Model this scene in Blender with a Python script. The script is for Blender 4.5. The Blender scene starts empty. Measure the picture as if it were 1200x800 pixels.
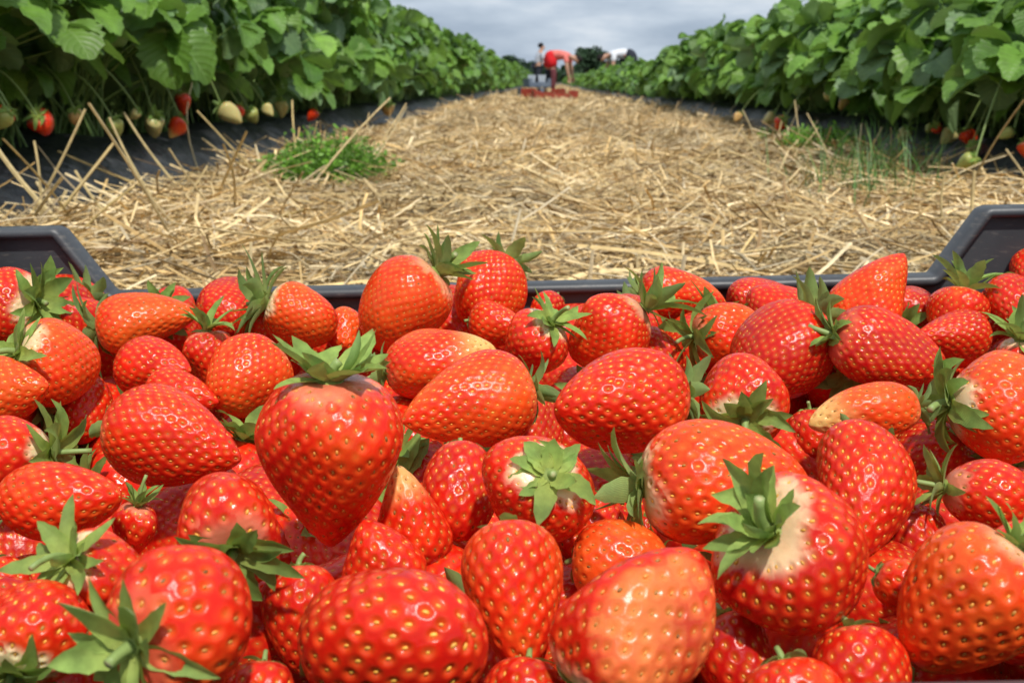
import bpy, math, random
import numpy as np
from mathutils import Vector, Matrix, Euler

SC = bpy.context.scene
COL = SC.collection
R = math.radians
PI = math.pi
rnd = random.Random(7)

# ------------------------------------------------------------------ camera
F_PX = 1287.0                       # focal length in pixels of the 1200 px wide photograph
CAM_H = 0.24
YAW = math.atan(40 / F_PX)          # looking a little to the left of the row
PITCH = math.atan(305 / F_PX)
cam_d = bpy.data.cameras.new('camera')
cam = bpy.data.objects.new('camera', cam_d)
COL.objects.link(cam)
cam_d.sensor_width = 36.0
cam_d.lens = 36.0 * F_PX / 1200.0
cam_d.clip_start = 0.01
cam_d.clip_end = 6000.0
cam_d.dof.use_dof = True
cam_d.dof.focus_distance = 0.40
cam_d.dof.aperture_fstop = 30.0
cam.location = (0, 0, CAM_H)
cam.rotation_euler = Euler((PI / 2 - PITCH, 0, YAW))
SC.camera = cam
CM = np.array(cam.rotation_euler.to_matrix())
C_RIGHT, C_UP, C_BACK = CM[:, 0], CM[:, 1], CM[:, 2]
C_POS = np.array([0, 0, CAM_H])

def ray(px, py):
    """direction (per unit of depth) through a pixel of the photograph"""
    return C_RIGHT * ((px - 600) / F_PX) - C_UP * ((py - 400) / F_PX) - C_BACK

def on_z(px, py, z):
    d = ray(px, py)
    return C_POS + d * ((z - CAM_H) / d[2])

def at_y(px, y):
    """world x seen at column px (at horizon height) at distance y"""
    d = ray(px, 95)
    return d[0] / d[1] * y

# ------------------------------------------------------------------ helpers
def gz(y):
    """the field dips very slightly away from the camera"""
    y = np.asarray(y, dtype=float)
    return -0.045 * np.clip((y - 5) / 19.0, 0, 1)

def mesh_np(name, V, F, mats=(), col=None, uv=None, midx=None, smooth=True):
    """V (n,3); F list of int arrays (m,k)"""
    me = bpy.data.meshes.new(name)
    V = np.asarray(V, dtype=np.float32)
    F = [np.asarray(f, dtype=np.int32) for f in F if len(f)]
    loops = np.concatenate([f.ravel() for f in F])
    sizes = np.concatenate([np.full(len(f), f.shape[1], dtype=np.int32) for f in F])
    starts = np.concatenate([[0], np.cumsum(sizes)[:-1]]).astype(np.int32)
    me.vertices.add(len(V))
    me.vertices.foreach_set('co', V.ravel())
    me.loops.add(len(loops))
    me.loops.foreach_set('vertex_index', loops)
    me.polygons.add(len(sizes))
    me.polygons.foreach_set('loop_start', starts)
    me.polygons.foreach_set('loop_total', sizes)
    me.polygons.foreach_set('use_smooth', np.full(len(sizes), smooth, dtype=bool))
    if midx is not None:
        me.polygons.foreach_set('material_index', np.asarray(midx, dtype=np.int32))
    if col is not None:
        a = me.attributes.new('Col', 'FLOAT_COLOR', 'POINT')
        c = np.ones((len(V), 4), dtype=np.float32)
        c[:, :3] = col
        a.data.foreach_set('color', c.ravel())
    if uv is not None:
        u = me.uv_layers.new(name='UVMap')
        u.data.foreach_set('uv', np.asarray(uv, dtype=np.float32)[loops].ravel())
    for m in mats:
        me.materials.append(m)
    me.update(calc_edges=True)
    me.validate()
    return me

def link(name, me, parent=None):
    o = bpy.data.objects.new(name, me)
    COL.objects.link(o)
    if parent is not None:
        o.parent = parent
    return o

def tag(o, label=None, cat=None, group=None, kind=None):
    if label: o['label'] = label
    if cat: o['category'] = cat
    if group: o['group'] = group
    if kind: o['kind'] = kind
    return o

def empty(name, loc, rz=0.0):
    o = bpy.data.objects.new(name, None)
    o.empty_display_size = 0.02
    COL.objects.link(o)
    o.location = loc
    o.rotation_euler = (0, 0, rz)
    return o

class MB:
    """collects pieces of one mesh"""
    def __init__(s):
        s.V, s.Q, s.T, s.C, s.U, s.n = [], [], [], [], [], 0
    def add(s, V, Q=None, T=None, col=None, uv=None):
        V = np.asarray(V, dtype=float)
        if Q is not None and len(Q): s.Q.append(np.asarray(Q, dtype=np.int64) + s.n)
        if T is not None and len(T): s.T.append(np.asarray(T, dtype=np.int64) + s.n)
        s.V.append(V)
        c = np.ones((len(V), 3)) if col is None else np.broadcast_to(np.asarray(col, dtype=float), (len(V), 3))
        s.C.append(c)
        s.U.append(np.zeros((len(V), 2)) if uv is None else uv)
        s.n += len(V)
    def mesh(s, name, mats, smooth=True):
        F = []
        if s.Q: F.append(np.concatenate(s.Q))
        if s.T: F.append(np.concatenate(s.T))
        return mesh_np(name, np.concatenate(s.V), F, mats, np.concatenate(s.C), np.concatenate(s.U), smooth=smooth)

def grid_quads(nu, nv, wrap=False):
    """nu rows x nv columns"""
    i, j = np.meshgrid(np.arange(nu - 1), np.arange(nv if wrap else nv - 1), indexing='ij')
    a = i * nv + j
    b = i * nv + (j + 1) % nv
    return np.stack([a, b, b + nv, a + nv], -1).reshape(-1, 4)

def norm(v):
    v = np.asarray(v, dtype=float)
    return v / np.maximum(np.linalg.norm(v, axis=-1, keepdims=True), 1e-12)

def tube(path, radii, sides=6, cap=True):
    P = np.asarray(path, dtype=float)
    n = len(P)
    radii = np.broadcast_to(np.asarray(radii, dtype=float), (n,))
    T = norm(np.gradient(P, axis=0))
    ref = np.array([0, 0, 1.0]) if abs(T[0][2]) < 0.9 else np.array([1.0, 0, 0])
    A = norm(np.cross(T, ref)); B = np.cross(T, A)
    ph = np.arange(sides) * 2 * PI / sides
    V = P[:, None, :] + radii[:, None, None] * (A[:, None, :] * np.cos(ph)[None, :, None] + B[:, None, :] * np.sin(ph)[None, :, None])
    V = V.reshape(-1, 3)
    Q = grid_quads(n, sides, True)
    Tt = []
    if cap:
        V = np.concatenate([V, P[:1], P[-1:]])
        k0, k1 = n * sides, n * sides + 1
        for j in range(sides):
            Tt.append((k0, (j + 1) % sides, j))
            Tt.append((k1, (n - 1) * sides + j, (n - 1) * sides + (j + 1) % sides))
    return V, Q, np.array(Tt)

def box(mb, lo, hi, M=None, col=None):
    lo, hi = np.array(lo, float), np.array(hi, float)
    V = np.array([[x, y, z] for z in (0, 1) for y in (0, 1) for x in (0, 1)], float) * (hi - lo) + lo
    Q = [(0, 2, 3, 1), (4, 5, 7, 6), (0, 1, 5, 4), (2, 6, 7, 3), (0, 4, 6, 2), (1, 3, 7, 5)]
    if M is not None:
        V = V @ M[:3, :3].T + M[:3, 3]
    mb.add(V, Q, col=col)

# ------------------------------------------------------------------ materials
def new_mat(name):
    m = bpy.data.materials.new(name)
    m.use_nodes = True
    nt = m.node_tree
    return m, nt, nt.nodes['Principled BSDF']

def node(nt, typ, **kw):
    n = nt.nodes.new(typ)
    for k, v in kw.items():
        setattr(n, k, v)
    return n

def attr_col(nt):
    return node(nt, 'ShaderNodeAttribute', attribute_name='Col')

def noise(nt, scale, detail=4, rough=0.55, vec='Object', sc=None):
    tc = node(nt, 'ShaderNodeTexCoord')
    n = node(nt, 'ShaderNodeTexNoise')
    n.inputs['Scale'].default_value = scale
    n.inputs['Detail'].default_value = detail
    n.inputs['Roughness'].default_value = rough
    if sc:
        mp = node(nt, 'ShaderNodeMapping')
        mp.inputs['Scale'].default_value = sc
        nt.links.new(tc.outputs[vec], mp.inputs['Vector'])
        nt.links.new(mp.outputs[0], n.inputs['Vector'])
    else:
        nt.links.new(tc.outputs[vec], n.inputs['Vector'])
    return n

def ramp(nt, src, stops):
    r = node(nt, 'ShaderNodeValToRGB')
    el = r.color_ramp.elements
    while len(el) < len(stops): el.new(0.5)
    for e, (p, c) in zip(el, stops):
        e.position = p
        e.color = (c[0], c[1], c[2], 1) if hasattr(c, '__len__') else (c, c, c, 1)
    nt.links.new(src, r.inputs[0])
    return r

def mixc(nt, fac, a, b, mode='MIX'):
    m = node(nt, 'ShaderNodeMix', data_type='RGBA', blend_type=mode)
    for sock, v in ((m.inputs[0], fac), (m.inputs[6], a), (m.inputs[7], b)):
        if hasattr(v, 'links') or hasattr(v, 'is_output'):
            nt.links.new(v, sock)
        elif hasattr(v, '__len__'):
            sock.default_value = (v[0], v[1], v[2], 1)
        else:
            sock.default_value = v
    return m.outputs[2]

def bump(nt, bsdf, height, strength=0.3, dist=0.001):
    b = node(nt, 'ShaderNodeBump')
    b.inputs['Strength'].default_value = strength
    b.inputs['Distance'].default_value = dist
    nt.links.new(height, b.inputs['Height'])
    nt.links.new(b.outputs[0], bsdf.inputs['Normal'])

def mat_flesh():
    m, nt, b = new_mat('strawberry_flesh')
    a = attr_col(nt)
    n = noise(nt, 90, 4)
    r = ramp(nt, n.outputs[0], [(0.28, 0.80), (0.72, 1.12)])
    c = mixc(nt, 1.0, a.outputs['Color'], r.outputs[0], 'MULTIPLY')
    nt.links.new(c, b.inputs['Base Color'])
    n2 = noise(nt, 60, 3)
    r2 = ramp(nt, n2.outputs[0], [(0.3, 0.15), (0.72, 0.36)])
    nt.links.new(r2.outputs[0], b.inputs['Roughness'])
    b.inputs['Specular IOR Level'].default_value = 0.29
    b.inputs['Subsurface Weight'].default_value = 0.28
    b.inputs['Subsurface Radius'].default_value = (1.0, 0.16, 0.08)
    b.inputs['Subsurface Scale'].default_value = 0.0026
    n3 = noise(nt, 420, 5, 0.6)
    bump(nt, b, n3.outputs[0], 0.28, 0.0007)
    return m

def mat_seed():
    m, nt, b = new_mat('achene')
    a = attr_col(nt)
    nt.links.new(a.outputs['Color'], b.inputs['Base Color'])
    b.inputs['Roughness'].default_value = 0.38
    return m

def mat_sepal():
    m, nt, b = new_mat('calyx_green')
    a = attr_col(nt)
    n = noise(nt, 260, 4)
    r = ramp(nt, n.outputs[0], [(0.3, 0.72), (0.7, 1.2)])
    c = mixc(nt, 1.0, a.outputs['Color'], r.outputs[0], 'MULTIPLY')
    geo = node(nt, 'ShaderNodeNewGeometry')
    c2 = mixc(nt, geo.outputs['Backfacing'], c, mixc(nt, 0.4, c, (0.30, 0.42, 0.20)))
    nt.links.new(c2, b.inputs['Base Color'])
    b.inputs['Roughness'].default_value = 0.55
    b.inputs['Specular IOR Level'].default_value = 0.22
    tr = node(nt, 'ShaderNodeBsdfTranslucent')
    nt.links.new(mixc(nt, 0.3, c, (0.35, 0.5, 0.05)), tr.inputs['Color'])
    mx = node(nt, 'ShaderNodeMixShader')
    mx.inputs[0].default_value = 0.34
    nt.links.new(b.outputs[0], mx.inputs[1]); nt.links.new(tr.outputs[0], mx.inputs[2])
    nt.links.new(mx.outputs[0], nt.nodes['Material Output'].inputs['Surface'])
    uv = node(nt, 'ShaderNodeUVMap')
    w = node(nt, 'ShaderNodeTexWave')
    w.bands_direction = 'Y'
    w.inputs['Scale'].default_value = 2.4
    w.inputs['Distortion'].default_value = 0.6
    nt.links.new(uv.outputs[0], w.inputs['Vector'])
    bump(nt, b, w.outputs[0], 0.35, 0.0005)
    return m

def mat_leaf():
    m, nt, b = new_mat('strawberry_leaf')
    a = attr_col(nt)
    uv = node(nt, 'ShaderNodeUVMap')
    sx = node(nt, 'ShaderNodeSeparateXYZ')
    nt.links.new(uv.outputs[0], sx.inputs[0])
    def mth(op, x, y=None):
        q = node(nt, 'ShaderNodeMath', operation=op)
        for s, v in ((q.inputs[0], x), (q.inputs[1], y)):
            if v is None: continue
            if isinstance(v, (int, float)): s.default_value = v
            else: nt.links.new(v, s)
        return q.outputs[0]
    av = mth('ABSOLUTE', sx.outputs[1])
    ph = mth('SUBTRACT', mth('MULTIPLY', sx.outputs[0], 8.5), mth('MULTIPLY', av, 3.2))
    fr = mth('ABSOLUTE', mth('SUBTRACT', mth('FRACT', ph), 0.5))        # 0.5 at a vein
    vein = mth('GREATER_THAN', fr, 0.455)
    mid = mth('LESS_THAN', av, 0.035)
    v = mth('MAXIMUM', vein, mid)
    n = noise(nt, 45, 4)
    r = ramp(nt, n.outputs[0], [(0.3, 0.75), (0.7, 1.2)])
    c = mixc(nt, 1.0, a.outputs['Color'], r.outputs[0], 'MULTIPLY')
    c = mixc(nt, mth('MULTIPLY', v, 0.6), c, (0.24, 0.38, 0.12))
    geo = node(nt, 'ShaderNodeNewGeometry')
    c2 = mixc(nt, geo.outputs['Backfacing'], c, mixc(nt, 0.62, c, (0.26, 0.36, 0.20)))
    nt.links.new(c2, b.inputs['Base Color'])
    b.inputs['Roughness'].default_value = 0.45
    b.inputs['Specular IOR Level'].default_value = 0.38
    tr = node(nt, 'ShaderNodeBsdfTranslucent')
    nt.links.new(mixc(nt, 0.45, c, (0.22, 0.40, 0.03)), tr.inputs['Color'])
    mx = node(nt, 'ShaderNodeMixShader')
    mx.inputs[0].default_value = 0.33
    nt.links.new(b.outputs[0], mx.inputs[1]); nt.links.new(tr.outputs[0], mx.inputs[2])
    nt.links.new(mx.outputs[0], nt.nodes['Material Output'].inputs['Surface'])
    bump(nt, b, fr, 0.5, 0.003)
    return m

def mat_attr(name, rough=0.6, nscale=40, lo=0.8, hi=1.15, spec=0.4, trans=0.0, bmp=0.0):
    m, nt, b = new_mat(name)
    a = attr_col(nt)
    n = noise(nt, nscale, 4)
    r = ramp(nt, n.outputs[0], [(0.3, lo), (0.7, hi)])
    c = mixc(nt, 1.0, a.outputs['Color'], r.outputs[0], 'MULTIPLY')
    nt.links.new(c, b.inputs['Base Color'])
    b.inputs['Roughness'].default_value = rough
    b.inputs['Specular IOR Level'].default_value = spec
    if trans:
        tr = node(nt, 'ShaderNodeBsdfTranslucent')
        nt.links.new(c, tr.inputs['Color'])
        mx = node(nt, 'ShaderNodeMixShader')
        mx.inputs[0].default_value = trans
        nt.links.new(b.outputs[0], mx.inputs[1]); nt.links.new(tr.outputs[0], mx.inputs[2])
        nt.links.new(mx.outputs[0], nt.nodes['Material Output'].inputs['Surface'])
    if bmp:
        bump(nt, b, n.outputs[0], bmp, 0.004)
    return m

def mat_simple(name, c1, c2, scale, rough=0.6, bmp=0.2, dist=0.003, spec=0.4, sc=None):
    m, nt, b = new_mat(name)
    n = noise(nt, scale, 6, sc=sc)
    r = ramp(nt, n.outputs[0], [(0.32, c1), (0.68, c2)])
    nt.links.new(r.outputs[0], b.inputs['Base Color'])
    b.inputs['Roughness'].default_value = rough
    b.inputs['Specular IOR Level'].default_value = spec
    if bmp:
        bump(nt, b, n.outputs[0], bmp, dist)
    return m

def mat_crate():
    m, nt, b = new_mat('grey_crate_plastic')
    n = noise(nt, 14, 5)
    n2 = noise(nt, 120, 4, sc=(1, 1, 4))
    base = ramp(nt, n.outputs[0], [(0.35, (0.036, 0.040, 0.046)), (0.7, (0.062, 0.068, 0.076))])
    scuff = ramp(nt, n2.outputs[0], [(0.56, 0.0), (0.74, 1.0)])
    fine = node(nt, 'ShaderNodeMath', operation='MULTIPLY')
    nt.links.new(scuff.outputs[0], fine.inputs[0]); fine.inputs[1].default_value = 0.6
    c = mixc(nt, fine.outputs[0], base.outputs[0], (0.15, 0.14, 0.125))
    nt.links.new(c, b.inputs['Base Color'])
    b.inputs['Roughness'].default_value = 0.46
    b.inputs['Specular IOR Level'].default_value = 0.55
    n3 = noise(nt, 700, 2)
    bump(nt, b, n3.outputs[0], 0.15, 0.0004)
    return m

def mat_film():
    m, nt, b = new_mat('black_mulch_film')
    n = noise(nt, 6, 6)
    n2 = noise(nt, 38, 5)
    r = ramp(nt, n2.outputs[0], [(0.45, (0.016, 0.018, 0.022)), (0.75, (0.055, 0.056, 0.058))])
    nt.links.new(r.outputs[0], b.inputs['Base Color'])
    b.inputs['Roughness'].default_value = 0.42
    add = node(nt, 'ShaderNodeMath', operation='ADD')
    nt.links.new(n.outputs[0], add.inputs[0])
    s = node(nt, 'ShaderNodeMath', operation='MULTIPLY'); s.inputs[1].default_value = 0.4
    nt.links.new(n2.outputs[0], s.inputs[0]); nt.links.new(s.outputs[0], add.inputs[1])
    bump(nt, b, add.outputs[0], 0.9, 0.02)
    return m

M = {}
M['flesh'] = mat_flesh()
M['seed'] = mat_seed()
M['sepal'] = mat_sepal()
M['stalk'] = mat_attr('green_stalk', 0.5, 200, 0.8, 1.15)
M['leaf'] = mat_leaf()
M['straw'] = mat_attr('dry_straw', 0.55, 60, 0.75, 1.2, 0.35, 0.12)
M['weed'] = mat_attr('weed_leaf', 0.45, 120, 0.8, 1.2, 0.4, 0.25)
M['tree'] = mat_attr('tree_leaf', 0.6, 2, 0.7, 1.25, 0.3, 0.15)
M['bark'] = mat_simple('bark', (0.05, 0.035, 0.025), (0.12, 0.09, 0.07), 3, 0.9)
M['crate'] = mat_crate()
M['film'] = mat_film()
M['soil'] = mat_simple('soil', (0.05, 0.035, 0.022), (0.15, 0.11, 0.07), 1.2, 0.95, 0.5, 0.05)
M['chaff'] = mat_simple('straw_chaff', (0.10, 0.07, 0.035), (0.42, 0.31, 0.15), 55, 0.85, 0.8, 0.012, sc=(1, 2.2, 1))
M['red_plastic'] = mat_simple('red_plastic', (0.24, 0.035, 0.02), (0.36, 0.06, 0.035), 14, 0.45, 0.1)
M['grey_plastic'] = mat_simple('grey_blue_plastic', (0.10, 0.13, 0.18), (0.18, 0.22, 0.28), 14, 0.5, 0.1)
M['punnet'] = mat_simple('pale_punnet', (0.36, 0.42, 0.50), (0.50, 0.55, 0.62), 20, 0.5, 0.1)
def cloth(name, c):
    return mat_simple(name, tuple(x * 0.82 for x in c), c, 14, 0.85, 0.4, 0.01, 0.2)
M['skin'] = mat_simple('skin', (0.40, 0.22, 0.15), (0.50, 0.28, 0.19), 9, 0.55, 0.05)
M['hair'] = cloth('dark_hair', (0.018, 0.014, 0.013))
M['salmon'] = cloth('salmon_cloth', (0.74, 0.20, 0.17))
M['rose'] = cloth('rose_cloth', (0.15, 0.045, 0.055))
M['scarlet'] = cloth('red_cloth', (0.62, 0.02, 0.025))
M['white'] = cloth('white_cloth', (0.70, 0.72, 0.76))
M['dark'] = cloth('dark_cloth', (0.03, 0.035, 0.05))
M['greycloth'] = cloth('pale_grey_cloth', (0.46, 0.49, 0.55))
M['shoe'] = cloth('brown_boot', (0.05, 0.035, 0.025))

# ------------------------------------------------------------------ strawberries
SHAPES = {  # tm (where it is widest), p (shoulder), q, k (lower part)
    'cone': (0.30, 2.0, 1.50, 1.35),
    'round': (0.44, 2.1, 2.2, 2.0),
    'long': (0.36, 2.0, 1.75, 1.6),
    'wedge': (0.34, 2.0, 2.6, 1.7),
    'neck': (0.46, 1.55, 1.9, 1.7),
    'heart': (0.27, 2.3, 1.55, 1.5),
    'hero': (0.36, 2.2, 1.36, 1.30),
}
DEEP = np.array([0.48, 0.004, 0.006])
RED = np.array([0.74, 0.017, 0.005])
ORANGE = np.array([0.82, 0.105, 0.013])
CREAM = np.array([0.88, 0.68, 0.40])

def sstep(a, b, x):
    t = np.clip((x - a) / (b - a), 0, 1)
    return t * t * (3 - 2 * t)

def tri(t):
    return RED * (1 - 2 * abs(t - 0.5)) + (DEEP if t < 0.5 else ORANGE) * (2 * abs(t - 0.5))

def berry_mesh(seed, W, L, shape='cone', tone=0.5, pale=0.5, ptip=0.0, patch=None, sp=None, nu=88, nv=150,
               flat=0.93, greenish=0.0, seeds=True, name='flesh', seedtone=None):
    g = np.random.default_rng(seed)
    tm, p, q, k = SHAPES[shape]
    tm += g.uniform(-0.03, 0.03)
    sp = 0.80 * (sp or max(0.0044, 0.100 * W))
    a = [(g.integers(1, 4), g.uniform(0, 2 * PI), g.uniform(0.4, 2.2), g.uniform(0, 6), g.uniform(0.3, 1)) for _ in range(6)]
    bend = g.uniform(-0.10, 0.10) * L
    bph = g.uniform(0, 2 * PI)
    dent = 0.055 * L
    lumpy = g.uniform(0.040, 0.085); rib = g.uniform(0.0, 0.016); nrib = int(g.integers(5, 9)); flat = flat * g.uniform(0.88, 1.04)
    tipflat = 1.0 if shape != 'wedge' else 1.25
    def prof(t):
        up = np.clip((tm - t) / tm, 0, 1)
        lo = np.clip((t - tm) / (1 - tm), 0, 1)
        r = np.where(t < tm, (1 - up ** p) ** (1 / p), (1 - lo ** q) ** (1 / k))
        return r * W / 2
    def surf(t, ph):
        r = prof(t)
        lump = np.zeros_like(t)
        for (m, f0, w, f1, am) in a:
            lump += am * np.sin(m * ph + f0) * np.sin(w * PI * t + f1)
        r = r * (1 + (lumpy * lump + rib * np.cos(nrib * ph + a[2][1]) * (0.6 + 0.4 * np.sin(3 * ph + a[3][1]))) * np.sin(PI * np.clip(t, 0, 1)) ** 0.5)
        z = L / 2 - L * t - dent * np.exp(-(r / (0.24 * W)) ** 2) * (t < tm)
        bt = bend * (t - 0.35) ** 2 * 2
        fl = flat + (tipflat - 1) * 0
        wid = 1 + (tipflat - 1) * sstep(0.3, 0.9, t)
        return np.stack([r * np.cos(ph) * wid + bt * np.cos(bph), r * np.sin(ph) * fl + bt * np.sin(bph), z], -1)
    def normal(t, ph, e=2e-3):
        t = np.clip(t, 0.012, 0.988)
        du = surf(np.clip(t + e, 0, 1), ph) - surf(np.clip(t - e, 0, 1), ph)
        dv = surf(t, ph + e) - surf(t, ph - e)
        return norm(np.cross(du, dv)), norm(du)
    # rows denser towards the poles
    kk = np.linspace(0, 1, nu)
    t_rows = 0.5 * kk + 0.5 * (1 - np.cos(PI * kk)) / 2
    t_rows[0], t_rows[-1] = 0.0, 1.0
    ph = np.arange(nv) * 2 * PI / nv
    T, P = np.meshgrid(t_rows, ph, indexing='ij')
    V = surf(T.ravel(), P.ravel())
    N, _ = normal(T.ravel(), P.ravel())
    # area along t for an even lattice of seeds
    tt = np.linspace(0, 1, 400)
    rr = prof(tt); zz = L / 2 - L * tt
    ds = np.hypot(np.diff(rr), np.diff(zz))
    ar = np.concatenate([[0], np.cumsum(2 * PI * 0.5 * (rr[1:] + rr[:-1]) * ds)])
    n = int(ar[-1] / (0.87 * sp * sp))
    f = (np.arange(n) + 0.5) / n
    ts = np.interp(f * ar[-1], ar, tt)
    ph0 = g.uniform(0, 6.28)
    ps = ph0 + np.arange(n) * PI * (3 - 5 ** 0.5) * (1 if g.random() < 0.5 else -1)
    ts = np.clip(ts + g.normal(0, 0.09 * sp / L, n), 0, 1); ps = ps + g.normal(0, 0.09 * sp / W * 2, n)
    arc = np.concatenate([[0], np.cumsum(ds)]); arc /= arc[-1]
    ok = np.interp(ts, tt, arc) > 0.15
    ts, ps = ts[ok], ps[ok]
    S = surf(ts, ps)
    SN, ST = normal(ts, ps)
    # nearest seed of every vertex
    d = np.empty(len(V)); nid = np.zeros(len(V), dtype=int)
    AN = np.array([1, 1, 0.76], dtype=np.float32)
    Sf = S.astype(np.float32) * AN
    for i in range(0, len(V), 3000):
        v = V[i:i + 3000].astype(np.float32) * AN
        dd = ((v[:, None, :] - Sf[None, :, :]) ** 2).sum(-1)
        d[i:i + 3000] = np.sqrt(dd.min(1)); nid[i:i + 3000] = dd.argmin(1)
    x = d / sp
    dv = np.clip(g.normal(1, 0.28, len(S)), 0.35, 1.7)[nid]
    dep = (0.150 if W < 0.043 else 0.125) * sp * g.uniform(0.85, 1.2)
    disp = -dep * np.exp(-(x / 0.205) ** 2.3) * dv + 0.022 * sp * np.exp(-((x - 0.36) / 0.13) ** 2)
    V = V + N * disp[:, None]
    # colour of the skin itself
    t1, p1 = T.ravel(), P.ravel()
    lowf = sum(am * np.sin(m * p1 + f0 + 1.3) * np.sin(w * PI * t1 + f1 + 0.4) for (m, f0, w, f1, am) in a) / 2.0
    cell = g.normal(0, 1, len(S))[nid]
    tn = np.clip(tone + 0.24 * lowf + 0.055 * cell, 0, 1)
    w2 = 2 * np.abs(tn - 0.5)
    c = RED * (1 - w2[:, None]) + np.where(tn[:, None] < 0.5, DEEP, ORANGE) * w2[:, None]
    halo = np.exp(-(x / 0.25) ** 2) * 0.55
    c = c * (1 - halo[:, None]) + np.array([0.84, 0.20, 0.03]) * halo[:, None]
    u1 = np.interp(t1, tt, arc)
    edge = 0.205 + 0.025 * np.sin(3 * p1 + a[0][1]) + 0.035 * lowf + 0.016 * cell
    sh = (1 - sstep(edge - 0.055, edge + 0.05, u1)) * pale
    c = c * (1 - sh[:, None]) + CREAM * sh[:, None]
    if ptip:
        tp = sstep(0.62 + 0.1 * lowf, 0.93, t1) * ptip
        c = c * (1 - tp[:, None]) + np.array([0.84, 0.50, 0.16]) * tp[:, None]
    if patch is not None:
        pd = norm(np.array(patch))
        w = sstep(0.35, 1.15, (N * pd).sum(-1) + 0.3 * lowf + 0.10 * cell) * 0.36
        c = c * (1 - w[:, None]) + np.array([0.86, 0.47, 0.13]) * w[:, None]
    if greenish:
        c = c * (1 - greenish) + (np.array([0.50, 0.58, 0.24]) if greenish < 0.85 else np.array([0.34, 0.46, 0.13])) * greenish
    Q = grid_quads(nu, nv, True)[:, ::-1]
    VV, CC, Fq, Ft, mi = [V], [c], [Q], [], [np.zeros(len(Q))]
    if seeds:
        ns = 6; rings = 3
        th = np.linspace(0, PI, rings + 2)[1:-1]
        tpl = [[0, 0, 1.0]] + [[math.sin(h) * math.cos(u), math.sin(h) * math.sin(u), math.cos(h)] for h in th for u in np.arange(ns) * 2 * PI / ns] + [[0, 0, -1.0]]
        tpl = np.array(tpl)                                           # z = along the berry
        tq = [(1 + r_ * ns + j, 1 + (r_ + 1) * ns + j, 1 + (r_ + 1) * ns + (j + 1) % ns, 1 + r_ * ns + (j + 1) % ns) for r_ in range(rings - 1) for j in range(ns)]
        last = len(tpl) - 1
        tq += [(0, 1 + j, 1 + (j + 1) % ns, 1 + (j + 1) % ns) for j in range(0)]
        tt_ = [(0, 1 + j, 1 + (j + 1) % ns) for j in range(ns)] + [(last, 1 + (rings - 1) * ns + (j + 1) % ns, 1 + (rings - 1) * ns + j) for j in range(ns)]
        tq, tt_ = np.array(tq), np.array(tt_)
        B = np.cross(SN, ST)
        m = len(S)
        sz = sp * g.uniform(0.75, 1.25, m)
        base = S - SN * (dep * 0.72 * np.clip(g.normal(1, 0.1, m), .7, 1.3))[:, None]
        sv = (base[:, None, :] + tpl[None, :, 2:3] * ST[:, None, :] * (0.150 * sz)[:, None, None]
              + tpl[None, :, 0:1] * B[:, None, :] * (0.088 * sz)[:, None, None]
              + tpl[None, :, 1:2] * SN[:, None, :] * (0.066 * sz)[:, None, None])
        off = len(V) + np.arange(m) * len(tpl)
        qs = (tq[None] + off[:, None, None]).reshape(-1, 4)
        tr = (tt_[None] + off[:, None, None]).reshape(-1, 3)
        st = g.uniform(0, 1) if seedtone is None else seedtone
        sc = (np.array([0.85, 0.43, 0.06]) * (1 - 0.55 * st) + np.array([0.42, 0.10, 0.03]) * 0.55 * st)
        scl = sc[None] * np.where(g.random((m, 1)) < 0.12, 0.45, 1.0) * g.uniform(0.65, 1.25, (m, 1))
        if greenish: scl = scl * 0.4 + np.array([0.25, 0.2, 0.08]) * 0.6
        VV.append(sv.reshape(-1, 3)); CC.append(np.repeat(scl, len(tpl), 0))
        Fq.append(qs); Ft.append(tr)
        mi += [np.ones(len(qs)), np.ones(len(tr))]
    F = [np.concatenate(Fq)] + ([np.concatenate(Ft)] if Ft else [])
    return mesh_np(name, np.concatenate(VV), F, (M['flesh'], M['seed']), np.concatenate(CC), midx=np.concatenate(mi)), dent

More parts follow.
